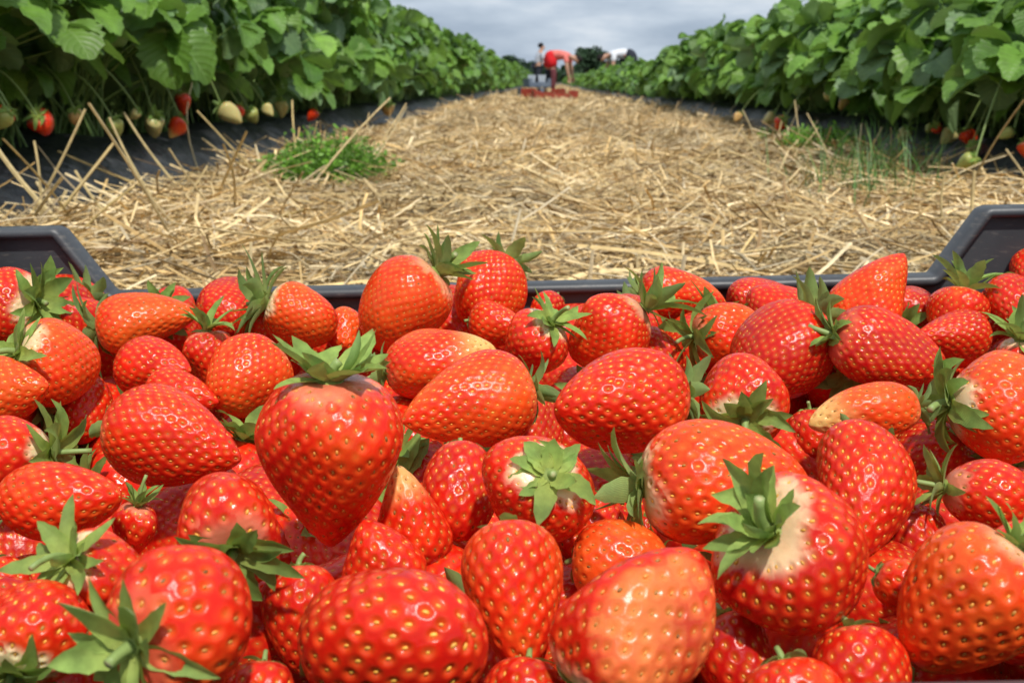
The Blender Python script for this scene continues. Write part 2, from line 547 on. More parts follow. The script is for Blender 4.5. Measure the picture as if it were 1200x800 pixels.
def calyx_arrays(seed, W, ztop, size=0.5, elev=25, curl=40, n=None, hue=0.5, nr=9, nc=5, ruffle=1.0):
    """whorl of sepals around +Z, at height ztop"""
    g = np.random.default_rng(seed)
    n = (n or int(g.integers(12, 16))) + 1
    hue = 0.38 + 0.62 * hue
    mb = MB()
    for i in range(n):
        outer = i % 2
        az = i * 2 * PI / n + g.normal(0, 0.16)
        l = size * W * g.uniform(0.78, 1.25) * (0.82 if outer else 1.0)
        w = 0.092 * W * g.uniform(0.8, 1.2) * (0.8 if outer else 1.0) * (size / 0.5) ** 0.5
        e0 = R(elev + 10 + g.normal(0, 14) - (14 if outer else 0))
        cu = R(curl + g.normal(0, 22)) * ruffle
        s = np.linspace(0, 1, nr)
        ang = e0 - cu * s
        st = l / (nr - 1)
        rho = 0.045 * W + np.concatenate([[0], np.cumsum(np.cos(ang[:-1]) * st)])
        zz = ztop + 0.010 * W + outer * -0.0006 + np.concatenate([[0], np.cumsum(np.sin(ang[:-1]) * st)])
        wp = (s + 0.13) ** 0.55 * (1 - s) ** 0.80 * 2.15
        wp[-1] = 0.02
        v = np.linspace(-1, 1, nc)
        tw = g.normal(0, 0.35)
        S_, Vv = np.meshgrid(s, v, indexing='ij')
        jag = 1 + 0.10 * np.sin(s * 21 + g.uniform(0, 6))
        lat = Vv * (w * wp * jag)[:, None]
        gut = (np.abs(Vv) ** 1.5) * (w * wp)[:, None] * g.uniform(0.15, 0.55)
        sway = np.sin(s * PI * g.uniform(0.5, 1.2)) * g.normal(0, 0.12) * l
        ca, sa = math.cos(az), math.sin(az)
        # sepal frame: radial, tangential, and its own normal
        nrm_r, nrm_z = -np.sin(ang), np.cos(ang)
        rr = rho[:, None] + nrm_r[:, None] * (gut + np.sin(tw * s)[:, None] * lat * 0.8)
        z3 = zz[:, None] + nrm_z[:, None] * (gut + np.sin(tw * s)[:, None] * lat * 0.8)
        tg = lat * np.cos(tw * s)[:, None] + sway[:, None]
        X = rr * ca - tg * sa
        Y = rr * sa + tg * ca
        V = np.stack([X, Y, z3], -1).reshape(-1, 3)
        dk = np.array([0.10, 0.235, 0.040]) * (1 - hue) + np.array([0.30, 0.46, 0.115]) * hue
        yl = np.array([0.50, 0.57, 0.13])
        f = np.clip(1 - S_.ravel() * 1.6, 0, 1)[:, None] * 0.9
        cc = (dk * g.uniform(0.75, 1.25)) * (1 - f) + yl * f
        brown = g.random() < 0.22
        if brown:
            fb = sstep(0.86, 1.0, S_.ravel())[:, None] * 0.7
            cc = cc * (1 - fb) + np.array([0.22, 0.13, 0.05]) * fb
        mb.add(V, grid_quads(nr, nc)[:, ::-1], col=cc, uv=np.stack([S_.ravel(), Vv.ravel()], -1))
    # little green disc under the whorl
    k = 12
    ph = np.arange(k) * 2 * PI / k
    ring = []
    for (ra, h) in ((0.10, -0.006), (0.09, 0.012), (0.05, 0.026)):
        ring.append(np.stack([ra * W * np.cos(ph), ra * W * np.sin(ph), np.full(k, ztop + h * W)], -1))
    V = np.concatenate(ring + [np.array([[0, 0, ztop + 0.028 * W]])])
    T = [(2 * k + j, 2 * k + (j + 1) % k, 3 * k) for j in range(k)]
    mb.add(V, grid_quads(3, k, True), T, col=(0.33, 0.42, 0.10))
    return mb

def stalk_arrays(seed, W, ztop, length):
    g = np.random.default_rng(seed + 99)
    s = np.linspace(0, 1, 7)
    bx, by = g.normal(0, 0.35, 2) * length
    path = np.stack([bx * s ** 2, by * s ** 2, ztop + 0.015 * W + length * s], -1)
    mb = MB()
    V, Q, T = tube(path, np.linspace(0.040, 0.030, 7) * W * np.array([1.25, 1, 1, 1, 1, 1.03, 1.12]), 8)
    c = np.tile(np.array([0.24, 0.33, 0.10]), (len(V), 1))
    c[-1] = (0.45, 0.42, 0.22)
    mb.add(V, Q, T, col=c)
    return mb

def orient(ang, tilt, spin):
    """rotation whose +Z is the calyx direction given in picture angle and tilt towards the camera"""
    a, t = R(ang), R(tilt)
    zax = math.cos(t) * (math.cos(a) * C_RIGHT + math.sin(a) * C_UP) + math.sin(t) * C_BACK
    ref = C_BACK if abs(np.dot(zax, C_BACK)) < 0.9 else C_UP
    xax = norm(np.cross(ref, zax)); yax = np.cross(zax, xax)     # y roughly towards the camera
    m = np.stack([xax, yax, zax], 1)
    return m @ np.array(Euler((0, 0, spin)).to_matrix())

# cx, cy, W, L (pixels at its own distance), calyx angle, tilt, shape, tone, pale, lift(m), extras, label
B = [
 (12,362,96,100,10,25,'round',.25,.9,.004,dict(size=.5,elev=35,hue=.1), 'dark pink strawberry with creamy shoulder under the left corner wall of the grey crate'),
 (84,348,62,95,190,-20,'cone',.2,.2,-.008,{}, 'pinkish red strawberry tucked against the slanted left end of the crate rim'),
 (172,374,80,122,188,5,'cone',.85,.4,.004,dict(size=.75,elev=20,hue=.0), 'orange strawberry with drooping dark green leaves just below the left slope of the rim'),
 (64,428,98,105,150,48,'round',.75,.9,.006,dict(size=.48,elev=25,hue=.9), 'pale-shouldered strawberry with star-shaped calyx facing the camera beside drooping dark leaves'),
 (14,458,82,105,185,-15,'cone',.8,.1,.004,{}, 'orange strawberry cut by the picture edge below the star-shaped calyx'),
 (95,478,72,90,100,-35,'round',.35,.1,-.012,{}, 'matt red strawberry sunk behind two leaning sepals, left of the big tapered dimpled one'),
 (183,430,74,104,178,-18,'cone',.3,.1,.000,{}, 'small plain red strawberry between the orange one under the rim and the big tapered one'),
 (213,465,64,100,170,-20,'cone',.35,.1,-.006,{}, 'red strawberry peeping over the back of the big tapered dimpled berry'),
 (247,424,58,80,95,5,'cone',.3,.2,-.010,dict(size=.75,elev=45,hue=.6), 'narrow dark strawberry in a gap, its leafy tuft standing against the low crate rim'),
 (205,517,124,178,168,-12,'cone',.38,.1,.008,{}, 'big tapered red strawberry lying sideways with deep shiny dimples, tip towards the tall one'),
 (10,535,100,112,5,0,'neck',.4,1.,.006,dict(size=.62,elev=20,hue=.5), 'strawberry at the picture edge with white neck and folded calyx touching the big tapered berry'),
 (292,442,94,105,50,-32,'round',.68,.2,.000,{}, 'round orange-red strawberry just left of the leafy crown of the tall upright one'),
 (352,372,76,90,158,12,'round',.8,.9,.002,dict(size=.85,elev=35,hue=.3,n=18), 'orange strawberry by the crate rim with bushy curled green calyx on its left'),
 (387,540,180,218,88,14,'hero',.42,.25,.022,dict(size=.43,elev=32,curl=-14,hue=.8,n=15,sp=.0056), 'tall upright heart-shaped red strawberry with spreading green crown, the most prominent of the heap'),
 (404,387,46,60,90,-40,'round',.8,.1,-.010,{}, 'tiny rounded orange strawberry tip showing right of the upright berry crown'),
 (472,356,108,122,42,2,'round',.72,.5,.008,dict(size=.50,elev=40,hue=.55), 'plump orange-red strawberry rising above the crate rim with bright green tuft on its upper right'),
 (573,342,92,100,62,-28,'round',.5,.1,.002,dict(size=.4,elev=25), 'round red strawberry above the crate rim, behind the plump one with green tuft'),
 (586,381,54,80,170,-20,'cone',.6,.1,-.004,{}, 'small orange strawberry wedged below the round one above the rim'),
 (514,425,84,138,190,-6,'long',.6,.1,.004,dict(ptip=1.), 'long orange-red strawberry with yellowish white tip pointing right'),
 (623,406,80,88,52,25,'cone',.28,1.,.004,dict(size=.52,elev=25,hue=.5), 'small red strawberry with pale collar and calyx, behind the two large dimpled ones'),
 (549,471,116,172,12,-22,'cone',.72,.1,.012,dict(size=.4), 'large orange cone-shaped strawberry lying sideways right of the upright one, tip down left'),
 (716,391,92,110,38,8,'neck',.5,.5,.006,dict(size=.62,elev=45,hue=.6,n=14), 'orange-red strawberry with long neck and many-leaved calyx pointing at the crate rim'),
 (770,412,56,70,150,-20,'round',.3,.7,-.008,{}, 'pink-red strawberry squeezed below the many-leaved calyx near the rim'),
 (798,346,76,104,178,-15,'cone',.55,.1,.000,dict(size=.4), 'reddish strawberry lying on the crate rim with its tip sloping right'),
 (727,473,130,178,5,-28,'long',.48,.1,.016,dict(size=.4,sp=.0050), 'largest egg-shaped red strawberry in mid heap covered with glossy ringed dimples'),
 (641,366,44,55,60,-30,'round',.3,.1,-.010,{}, 'tiny pink strawberry showing behind a small calyx near mid rim'),
 (852,392,74,90,183,8,'round',.68,.3,.002,dict(size=.62,elev=15,hue=.4), 'orange-red strawberry with serrated leaves on its left, under the one sloping onto the rim'),
 (917,412,116,132,42,-28,'round',.15,.1,.008,dict(size=.5,elev=30,sp=.0045), 'dark crimson strawberry densely dimpled, standing tall left of the other dark one'),
 (1024,345,86,118,236,-2,'cone',.62,.1,.004,dict(size=.4,elev=30), 'cone-shaped strawberry standing tip up above the crate rim'),
 (1040,412,96,150,163,2,'long',.10,.1,.010,dict(size=.40,elev=30,hue=.35,sp=.0045), 'dark crimson strawberry lying sideways with two green sepals at its left end'),
 (1112,397,74,104,0,-25,'cone',.22,.1,-.006,{}, 'crimson strawberry lying behind the dark sideways one, below the rim'),
 (1120,376,72,84,72,-8,'cone',.45,.3,-.006,dict(size=.68,elev=50,hue=.8), 'strawberry under the right slope of the crate rim with one sepal standing up'),
 (1187,358,66,84,90,-40,'round',.25,.1,.002,{}, 'small bumpy dark red strawberry under the right raised corner of the crate'),
 (1210,322,52,70,80,-30,'round',.35,.1,.002,{}, 'red strawberry resting highest against the right raised corner wall'),
 (1172,476,128,138,176,4,'neck',.72,.9,.010,dict(size=.44,elev=25,curl=90,hue=.25,sp=.0052), 'fat orange-red strawberry with white neck and folded-back sepals on its left'),
 (1196,428,66,70,100,18,'round',.5,.8,-.004,dict(size=.75,elev=40,hue=.75), 'strawberry behind the fat white-necked one with fresh upright sepals'),
 (867,470,112,108,258,66,'round',.45,.95,.010,dict(size=.5,elev=22,curl=15,hue=.9), 'red strawberry with fresh green calyx towards the camera, below the dark tall one'),
 (1014,480,64,142,4,-8,'long',.85,.1,.010,dict(ptip=1.), 'long half-ripe strawberry with creamy yellow tip pointing left'),
 (845,563,150,206,184,0,'long',.74,.75,.016,dict(size=.42,elev=32,curl=30,hue=.7,sp=.0052), 'large barrel-shaped orange-red strawberry with pale neck and frayed calyx on its left'),
 (1012,578,134,180,62,-50,'heart',.3,.1,.008,dict(size=.3,elev=5,sp=.0050), 'big shiny red strawberry leaning behind the pale-collared round one'),
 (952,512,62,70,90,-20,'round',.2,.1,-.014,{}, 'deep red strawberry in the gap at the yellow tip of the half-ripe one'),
 (72,586,102,158,182,-14,'long',.55,.1,.010,{}, 'smooth matt red strawberry lying behind the big grey-green star calyx'),
 (116,676,106,112,125,46,'round',.45,.9,.020,dict(size=.62,elev=16,curl=-5,hue=.95,n=13), 'strawberry almost covered by its own big grey-green star calyx'),
 (264,606,132,164,312,60,'heart',.35,.25,.022,dict(size=.50,elev=22,curl=15,hue=.15,sp=.0053), 'broad glossy red strawberry with dark shaded calyx on its lower right'),
 (214,730,190,184,190,66,'round',.46,.12,.030,dict(size=.47,elev=4,curl=-12,hue=1.,sp=.0058,stalk=.006), 'big shiny orange-red strawberry with large light green calyx spread to the left'),
 (40,740,130,122,262,50,'round',.55,1.,.016,dict(size=.5,elev=25,hue=.3), 'strawberry in the bottom corner with cream top and dark sepals'),
 (4,690,70,80,120,-10,'round',.35,.2,-.006,{}, 'red strawberry at the picture edge between the star calyx and the corner one'),
 (158,622,60,70,80,10,'cone',.3,.3,-.008,dict(size=.5,elev=55,hue=.5), 'deep strawberry with two upright sepals showing in front of the broad glossy one'),
 (258,582,70,74,112,0,'round',.25,.2,-.012,dict(size=.55,elev=30,hue=.5), 'hidden strawberry whose ragged sepals poke out under the big tapered one'),
 (352,722,92,130,95,-15,'long',.25,.1,-.006,{}, 'dark red strawberry squeezed between two big front berries'),
 (480,607,84,128,282,-10,'cone',.5,.1,.004,dict(ptip=.8), 'slim strawberry with pale pointed tip upward beside the tall upright one'),
 (446,652,100,100,285,-10,'cone',.42,.1,.002,{}, 'pointed red strawberry tip rising in front of the slim pale-tipped one'),
 (462,752,200,250,200,-38,'round',.32,.1,.016,dict(sp=.0062), 'huge blunt crimson strawberry at the bottom, without visible calyx'),
 (603,702,144,186,97,-28,'heart',.55,.1,.012,dict(sp=.0050), 'shield-shaped orange-red strawberry with dense concentric seeds, right of the huge blunt one'),
 (540,574,90,124,92,-32,'round',.22,.1,.002,dict(sp=.0046), 'dull red oval strawberry right of the tall upright one'),
 (630,575,136,132,62,62,'round',.42,.95,.014,dict(size=.36,elev=8,curl=15,hue=.85,stalk=.002), 'red strawberry facing the camera with flat star calyx in the middle of its pale top'),
 (725,660,104,116,180,-20,'round',.85,.1,-.004,{}, 'dull orange strawberry under the barrel-shaped one'),
 (752,735,168,226,228,8,'long',.36,.5,.018,dict(size=.36,elev=35,hue=.9,patch=(0.25,1,-0.1),sp=.0055), 'large cone-shaped strawberry with creamy yellow patch, tip raised to upper right'),
 (940,660,184,182,138,34,'heart',.30,.8,.020,dict(size=.43,elev=44,curl=2,hue=.85,sp=.0057,n=15), 'big glossy red strawberry with cream collar and light green crown at upper left'),
 (1162,582,96,130,168,2,'neck',.38,.3,.006,dict(size=.55,elev=25,hue=.7,n=9), 'glossy red strawberry with spiky yellow-green calyx on its left, under the fat white-necked one'),
 (1132,706,166,196,52,8,'long',.80,.5,.016,dict(size=.36,elev=30,hue=.9,sp=.0055), 'big ribbed orange strawberry filling the bottom right corner'),
 (1062,690,64,80,150,-20,'round',.6,.1,.004,{}, 'small orange-red lobe of a strawberry between the cream-collared and the ribbed one'),
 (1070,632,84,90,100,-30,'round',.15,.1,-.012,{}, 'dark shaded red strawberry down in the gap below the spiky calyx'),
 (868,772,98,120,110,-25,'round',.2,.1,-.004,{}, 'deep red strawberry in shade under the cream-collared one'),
 (1008,790,118,120,95,-25,'round',.25,.1,.002,{}, 'shiny red strawberry at the lower edge between cream-collared and ribbed ones'),
 (930,824,120,110,100,-25,'round',.5,.1,.002,{}, 'top of a red strawberry cut off by the lower edge under the cream-collared one'),
 (305,818,90,90,90,-30,'round',.3,.1,.002,{}, 'red strawberry sliver at the lower edge beside the huge blunt one'),
 (612,824,110,110,80,-30,'round',.25,.1,-.006,{}, 'dark strawberry below the shield-shaped one at the lower edge'),
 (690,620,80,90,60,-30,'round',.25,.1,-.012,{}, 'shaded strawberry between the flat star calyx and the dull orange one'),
]

def surf_depth(cx, cy, lift):
    d = ray(cx, cy)
    # sloping top of the heap: z = z0 + k*(y-y0) + lift
    z0, k, y0 = 0.100, 0.085, 0.20
    return (z0 + lift - k * y0 - CAM_H) / (d[2] - k * d[1])

depth = [surf_depth(b[0], b[1], b[9]) for b in B]
d0 = list(depth)
rays = [ray(b[0], b[1]) for b in B]
rots = [orient(b[4], b[5], rnd.uniform(0, 2 * PI) if not b[10].get('patch') else 0.0) for b in B]
def balls(i, dep):
    b = B[i]
    c = C_POS + rays[i] * dep
    W, L = b[2] * dep / F_PX, b[3] * dep / F_PX
    z = rots[i][:, 2]
    if L <= W * 1.05:
        return [(c, W * 0.47)]
    e = L / 2 - W * 0.45
    tipr = {'cone': 0.26, 'hero': 0.24, 'heart': 0.28, 'neck': 0.36, 'long': 0.36, 'wedge': 0.36, 'round': 0.42}[b[6]]
    return [(c + z * e, W * 0.44), (c + z * e * 0.2, W * 0.46), (c - z * (L / 2 - tipr * W), W * tipr)]
for it in range(80):
    moved = 0
    for i in range(len(B)):
        for j in range(i):
            if abs(B[i][0] - B[j][0]) > 260 or abs(B[i][1] - B[j][1]) > 260: continue
            pen = max(ri + rj - np.linalg.norm(ci - cj) for ci, ri in balls(i, depth[i]) for cj, rj in balls(j, depth[j]))
            if pen > 0.0015:
                s = 1 if d0[i] > d0[j] else -1
                m = min(pen, 0.006) * 0.35
                depth[i] += s * m; depth[j] -= s * m
                moved += 1
    for i in range(len(B)):
        depth[i] = min(max(depth[i], d0[i] - 0.045), d0[i] + 0.05)
    if not moved: break
print('relax iterations', it, 'pairs still touching', moved)

def make_strawberry(pos, rot, W, L, seed, shape, tone, pale, ex, label, group, nu=88, nv=150):
    root = empty('strawberry', pos)
    root.rotation_euler = Matrix(rot.tolist()).to_euler()
    tag(root, label, 'strawberry', group)
    me, dent = berry_mesh(seed, W, L, shape, tone, pale, ex.get('ptip', 0), ex.get('patch'), ex.get('sp'), nu, nv)
    link('flesh', me, root)
    zt = L / 2 - dent
    ex = dict(ex)
    if ex.get('hidden'): ex.setdefault('size', .27); ex.setdefault('elev', -8); ex.setdefault('curl', 60); ex.setdefault('stalk', .003)
    cb = calyx_arrays(seed, W, zt, ex.get('size', 0.42), ex.get('elev', 25), ex.get('curl', 32), ex.get('n'), ex.get('hue', 0.5))
    cal = link('calyx', cb.mesh('calyx', (M['sepal'],)), root)
    rs = random.Random(seed)
    sl = ex.get('stalk', rs.uniform(0.005, 0.013))
    link('stalk', stalk_arrays(seed, W, zt, sl).mesh('stalk', (M['stalk'],)), cal)
    return root

HEAP = 'strawberries heaped in the grey crate'
for i, b in enumerate(B):
    dep = depth[i]
    pos = C_POS + rays[i] * dep
    big = b[2] > 120
    if b[5] < -9 and 'size' not in b[10]: b[10]['hidden'] = 1
    make_strawberry(pos, rots[i], b[2] * dep / F_PX, b[3] * dep / F_PX, 100 + i, b[6], b[7], b[8], b[10], b[11], HEAP,
                    112 if big else 84, 190 if big else 144)

# ------------------------------------------------------------------ the crate
CY = Matrix.Rotation(YAW, 3, 'Z')
fwd = np.array([-math.sin(YAW), math.cos(YAW), 0.0]); rgt = np.array([math.cos(YAW), math.sin(YAW), 0.0])
D_RIM = 0.605
def on_rim(px, py):
    d = ray(px, py)
    return C_POS + d * (D_RIM / np.dot(d, fwd))
pl, pr = on_rim(135, 344), on_rim(1100, 329)
tl, trr = on_rim(80, 271), on_rim(1167, 246)
mid = (pl + pr) / 2
tilt = math.asin((pr - pl)[2] / np.linalg.norm(pr - pl)) + R(0.35)
half_lo = np.linalg.norm(pr - pl) / 2
half_hi = np.linalg.norm(trr - tl) / 2
rise = ((tl - pl)[2] + (trr - pr)[2]) / 2
crate = empty('crate', (mid[0], mid[1], 0.012), YAW)
crate.rotation_euler = Euler((0, -tilt, YAW))
tag(crate, 'dark grey plastic crate with raised corners, heaped full of strawberries on the straw', 'crate')
ZR = mid[2] - 0.012
HW, DEPTH, TH = 0.295, 0.425, 0.004
prof_pts = [(-HW, ZR + rise), (-half_hi, ZR + rise), (-half_lo, ZR), (half_lo, ZR), (half_hi, ZR + rise), (HW, ZR + rise)]
def end_wall(y0, y1):
    mb = MB()
    top = np.array(prof_pts)
    n = len(top)
    V = []
    for y in (y0, y1):
        V += [(x, y, 0.006) for x, _ in top] + [(x, y, z - 0.003) for x, z in top]
    Q = []
    for k in range(n - 1):
        Q.append((k, k + 1, n + k + 1, n + k))
        Q.append((2 * n + k + 1, 2 * n + k, 3 * n + k, 3 * n + k + 1))
        Q.append((n + k, n + k + 1, 3 * n + k + 1, 3 * n + k))
        Q.append((k + 1, k, 2 * n + k, 2 * n + k + 1))
    Q.append((0, n, 3 * n, 2 * n)); Q.append((n - 1, 2 * n + n - 1, 3 * n + n - 1, n + n - 1))
    mb.add(np.array(V), Q)
    return mb
def lip(yc, w_in, w_out, sgn):
    """rounded flange that follows the outline of the end wall"""
    mb = MB()
    # densify with rounded corners
    pts = []
    P = np.array(prof_pts)
    for k in range(len(P)):
        if k in (0, len(P) - 1):
            pts.append(P[k]); continue
        a, c = norm(P[k - 1] - P[k]) * 0.0028, norm(P[k + 1] - P[k]) * 0.0028
        for s in np.linspace(0, 1, 6):
            pts.append((P[k] + a) * (1 - s) ** 2 + 2 * P[k] * s * (1 - s) + (P[k] + c) * s ** 2)
    pts = np.array(pts)
    t = norm(np.gradient(pts, axis=0))
    nn = np.stack([-t[:, 1], t[:, 0]], -1)
    sec = [(-w_in, -0.0035), (-w_in - 0.0008, -0.001), (-w_in, 0.0012), (-w_in * .6, 0.0022), (w_out * .6, 0.0022), (w_out, 0.0012), (w_out + .0008, -0.001), (w_out, -0.011), (w_out - 0.0025, -0.011), (w_out - .0025, -0.0035)]
    V = np.array([[p[0] + nn[i][0] * h, yc + sgn * w, p[1] + nn[i][1] * h] for i, p in enumerate(pts) for (w, h) in sec])
    Q = grid_quads(len(pts), len(sec), True)
    mb.add(V, Q if sgn > 0 else Q[:, ::-1])
    m = len(sec); e = (len(pts) - 1) * m
    mb.add(V[[0, 2, 5, 9]], [(0, 1, 2, 3)]); mb.add(V[[e, e + 2, e + 5, e + 9]], [(3, 2, 1, 0)])
    return mb
w = link('end_wall', end_wall(0.0, TH).mesh('end_wall', (M['crate'],), False), crate)
rimo = link('rim', lip(TH / 2, 0.0065, 0.0095, 1).mesh('rim', (M['crate'],), True), w)
w2 = link('end_wall', end_wall(-DEPTH - TH, -DEPTH).mesh('end_wall', (M['crate'],), False), crate)
link('rim', lip(-DEPTH - TH / 2, 0.0075, 0.011, -1).mesh('rim', (M['crate'],), True), w2)
for s in (-1, 1):
    mb = MB()
    x0, x1 = (HW + 0.0005, HW + TH) if s > 0 else (-HW - TH, -HW - 0.0005)
    box(mb, (x0, -DEPTH - TH, 0.004), (x1, TH, ZR + rise - 0.004))
    sw = link('side_wall', mb.mesh('side_wall', (M['crate'],), False), crate)
    mb = MB()
    box(mb, (min(s * (HW - .006), s * (HW + .013)), -DEPTH - 0.012, ZR + rise - 0.0035), (max(s * (HW - .006), s * (HW + .013)), 0.012, ZR + rise + 0.0015))
    link('rim', mb.mesh('rim', (M['crate'],), False), sw)
mb = MB(); box(mb, (-HW + .001, -DEPTH + .001, 0.001), (HW - .001, -0.001, 0.005))
link('base', mb.mesh('base', (M['crate'],), False), crate)

# berries lower down in the crate, which the gaps give on to
protos = []
for k in range(6):
    Wk = 0.038 + 0.003 * (k % 3)
    r_ = make_strawberry((0, 0, 0), np.eye(3), Wk, Wk * (1.1 + 0.06 * k), 700 + k, ['cone', 'round', 'long'][k % 3], 0.06 + 0.05 * k, 0.0,
                         dict(size=.45, stalk=.002), 'strawberry deep in the heap, seen only through gaps between the upper ones', HEAP, 84, 140)
    protos.append((r_, Wk))
def copy_tree(o, parent=None):
    c = o.copy(); COL.objects.link(c)
    if parent is not None: c.parent = parent
    for ch in list(o.children): copy_tree(ch, c)
    return c
top_c = np.array([C_POS + rays[i] * depth[i] for i in range(len(B))])
top_r = np.array([B[i][2] * depth[i] / F_PX for i in range(len(B))])
top_u = np.array([b[0] for b in B], float); top_v = np.array([b[1] for b in B], float); top_d = np.array(depth)
Ccrate = np.array(Matrix.Translation(crate.location) @ crate.rotation_euler.to_matrix().to_4x4())
k = 0
placed = []
for lay, z in ((0, 0.030), (1, 0.062), (2, 0.094)):
    for gx in range(13):
        for gy in range(9):
            x = -HW + 0.026 + gx * 0.0452 + (lay % 2) * 0.02 + rnd.uniform(-.005, .005)
            y = -DEPTH + 0.028 + gy * 0.0455 + (lay % 2) * 0.02 + rnd.uniform(-.005, .005)
            if abs(x) > HW - 0.022 or y > -0.026: continue
            p = Ccrate[:3, :3] @ np.array([x, y, z + 0.03 * (y + DEPTH)]) + Ccrate[:3, 3]
            if lay == 2 and y > -0.05: continue
            dd = np.linalg.norm(top_c - p, axis=1)
            if (dd < 0.5 * top_r + 0.017).any(): continue
            q = p - C_POS
            dz = -np.dot(q, C_BACK)
            u, v = 600 + F_PX * np.dot(q, C_RIGHT) / dz, 400 - F_PX * np.dot(q, C_UP) / dz
            inside = -80 < u < 1280 and v < 900
            if inside:                       # never in front of a berry of the upper layer
                pd_ = np.hypot(top_u - u, top_v - v); rf = 0.022 * F_PX / dz
                if ((pd_ < 0.85 * (top_r * F_PX / top_d * 0.5 + rf)) & (dz < top_d + 0.40 * top_r)).any(): continue
            if lay == 0 or (lay == 1 and not inside and gx % 2): continue
            placed.append(p)
            if k < 6: o = protos[k][0]
            else: o = copy_tree(protos[k % 6][0])
            o.location = p
            o.rotation_euler = (rnd.uniform(0, 6.28), rnd.uniform(0, 6.28), rnd.uniform(0, 6.28))
            k += 1
# every remaining gap in the upper layer has a berry lying lower down in it
all_balls = [bb for i in range(len(B)) for bb in balls(i, depth[i])] + [(np.array(p), 0.019) for p in placed]
bc = np.array([c for c, _ in all_balls]); br = np.array([r_ for _, r_ in all_balls])
def project(P):
    q = P - C_POS
    dz = -(q @ C_BACK)
    return 600 + F_PX * (q @ C_RIGHT) / dz, 400 - F_PX * (q @ C_UP) / dz, dz
gap = 0
for py in range(366, 830, 13):
    for px in range(-60, 1262, 13):
        qx, qy = px + rnd.uniform(-4, 4), py + rnd.uniform(-4, 4)
        bu, bv, bz = project(bc)
        if (np.hypot(bu - qx, bv - qy) < br * F_PX / bz * 0.97).any(): continue
        Wg = rnd.uniform(0.036, 0.044); rg = Wg * 0.46
        dg_ = surf_depth(qx, qy, -0.014)
        d_ = ray(qx, qy)
        for st_ in range(16):
            P = C_POS + d_ * dg_
            if (np.linalg.norm(bc - P, axis=1) > (br + rg) * 0.90).all(): break
            dg_ += 0.003
        P = C_POS + d_ * dg_
        loc = np.linalg.inv(Ccrate) @ np.array([*P, 1.0])
        if abs(loc[0]) > HW - 0.018 or not (-DEPTH + 0.018 < loc[1] < -0.020) or loc[2] < 0.018: continue
        o = copy_tree(protos[(k + gap) % 6][0])
        o.location = P
        o.rotation_euler = (rnd.uniform(0, 6.28), rnd.uniform(0, 6.28), rnd.uniform(0, 6.28))
        bc = np.vstack([bc, P[None]]); br = np.append(br, rg)
        gap += 1
print('berries below', k, 'in gaps', gap)

# ------------------------------------------------------------------ ground, beds, path
def strip(xs, ys, zf):
    X, Y = np.meshgrid(xs, ys, indexing='xy')
    Z = zf(X, Y)
    V = np.stack([X.ravel(), Y.ravel(), Z.ravel()], -1)
    return V, grid_quads(len(ys), len(xs))

def wob(x, y, s, seed=0):
    g = np.random.default_rng(seed)
    o = np.zeros_like(x)
    for _ in range(7):
        a = g.uniform(0, PI); f = s * g.uniform(0.5, 2.0)
        o = o + np.sin((x * np.cos(a) + y * np.sin(a)) * f + g.uniform(0, 6)) / 3
    return o

xs = np.array([-3000, -800, -200, -60, -20, -8, -3, 0, 3, 8, 20, 60, 200, 800, 3000.0])
ys = np.array([-200, -40, -10, -3, 0, 2, 5, 8, 12, 16, 20, 24, 40, 80, 200, 500, 1200, 4000.0])
V, Q = strip(xs, ys, lambda X, Y: gz(Y) - 0.02)
g_ = link('ground', mesh_np('ground', V, [Q], (M['soil'],)))
tag(g_, 'bare brown soil of the field, reaching to the horizon', 'ground', kind='structure')

LX0, LX1 = -0.70, -0.90          # left bed: foot and shoulder
RX0, RX1 = 0.80, 0.94            # right bed
def path_z(X, Y):
    z = gz(Y) + 0.004 + 0.010 * wob(X, Y, 6, 3) + 0.004 * wob(X, Y, 25, 4)
    z = z + 0.03 * sstep(-0.42, -0.74, X) + 0.03 * sstep(0.55, 0.85, X)
    return z
xs = np.linspace(-0.80, 0.90, 60)
ys = np.concatenate([np.arange(-0.6, 4, 0.04), np.arange(4, 12, 0.1), np.arange(12, 62, 0.6)])
V, Q = strip(xs, ys, path_z)
# keep the path flat and low under the crate
near = (V[:, 1] < 0.72) & (np.abs(V[:, 0]) < 0.4)
V[near, 2] = np.minimum(V[near, 2], 0.008)
po = link('path', mesh_np('path', V, [Q], (M['chaff'],)))
tag(po, 'straw-covered path between the two planted beds', 'path', kind='structure')

def bed(name, foot, sh, far_sh, far_foot, seed, label):
    s = 1 if sh > foot else -1
    us = np.concatenate([np.linspace(foot - s * 0.03, sh, 16), np.linspace(sh, far_sh, 18)[1:], np.linspace(far_sh, far_foot, 8)[1:]])
    ys = np.concatenate([np.arange(-1.0, 6, 0.03), np.arange(6, 14, 0.12), np.arange(14, 62, 0.6)])
    X, Y = np.meshgrid(us, ys, indexing='xy')
    rel = np.abs(X - foot)
    h = 0.125 * sstep(0, abs(sh - foot), rel * np.sign((X - foot) * s).clip(0)) * (1 - sstep(abs(far_sh - foot), abs(far_foot - foot), rel))
    fade = np.clip(1 - Y / 20, 0, 1)
    wr = (0.006 * wob(X * 1.0, Y, 9, seed) + 0.004 * wob(X * 0.6, Y, 30, seed + 1) + 0.0022 * wob(X, Y, 75, seed + 2)) * (0.25 + fade)
    V = np.stack([X + 0.02 * wob(X * 0, Y, 2.2, seed + 3), Y, gz(Y) - 0.006 + h + wr * (rel > 0.01)], -1).reshape(-1, 3)
    Q = grid_quads(len(ys), len(us))
    o = link(name, mesh_np(name, V, [Q if s > 0 else Q[:, ::-1]], (M['film'],)))
    tag(o, label, 'raised bed', kind='structure')
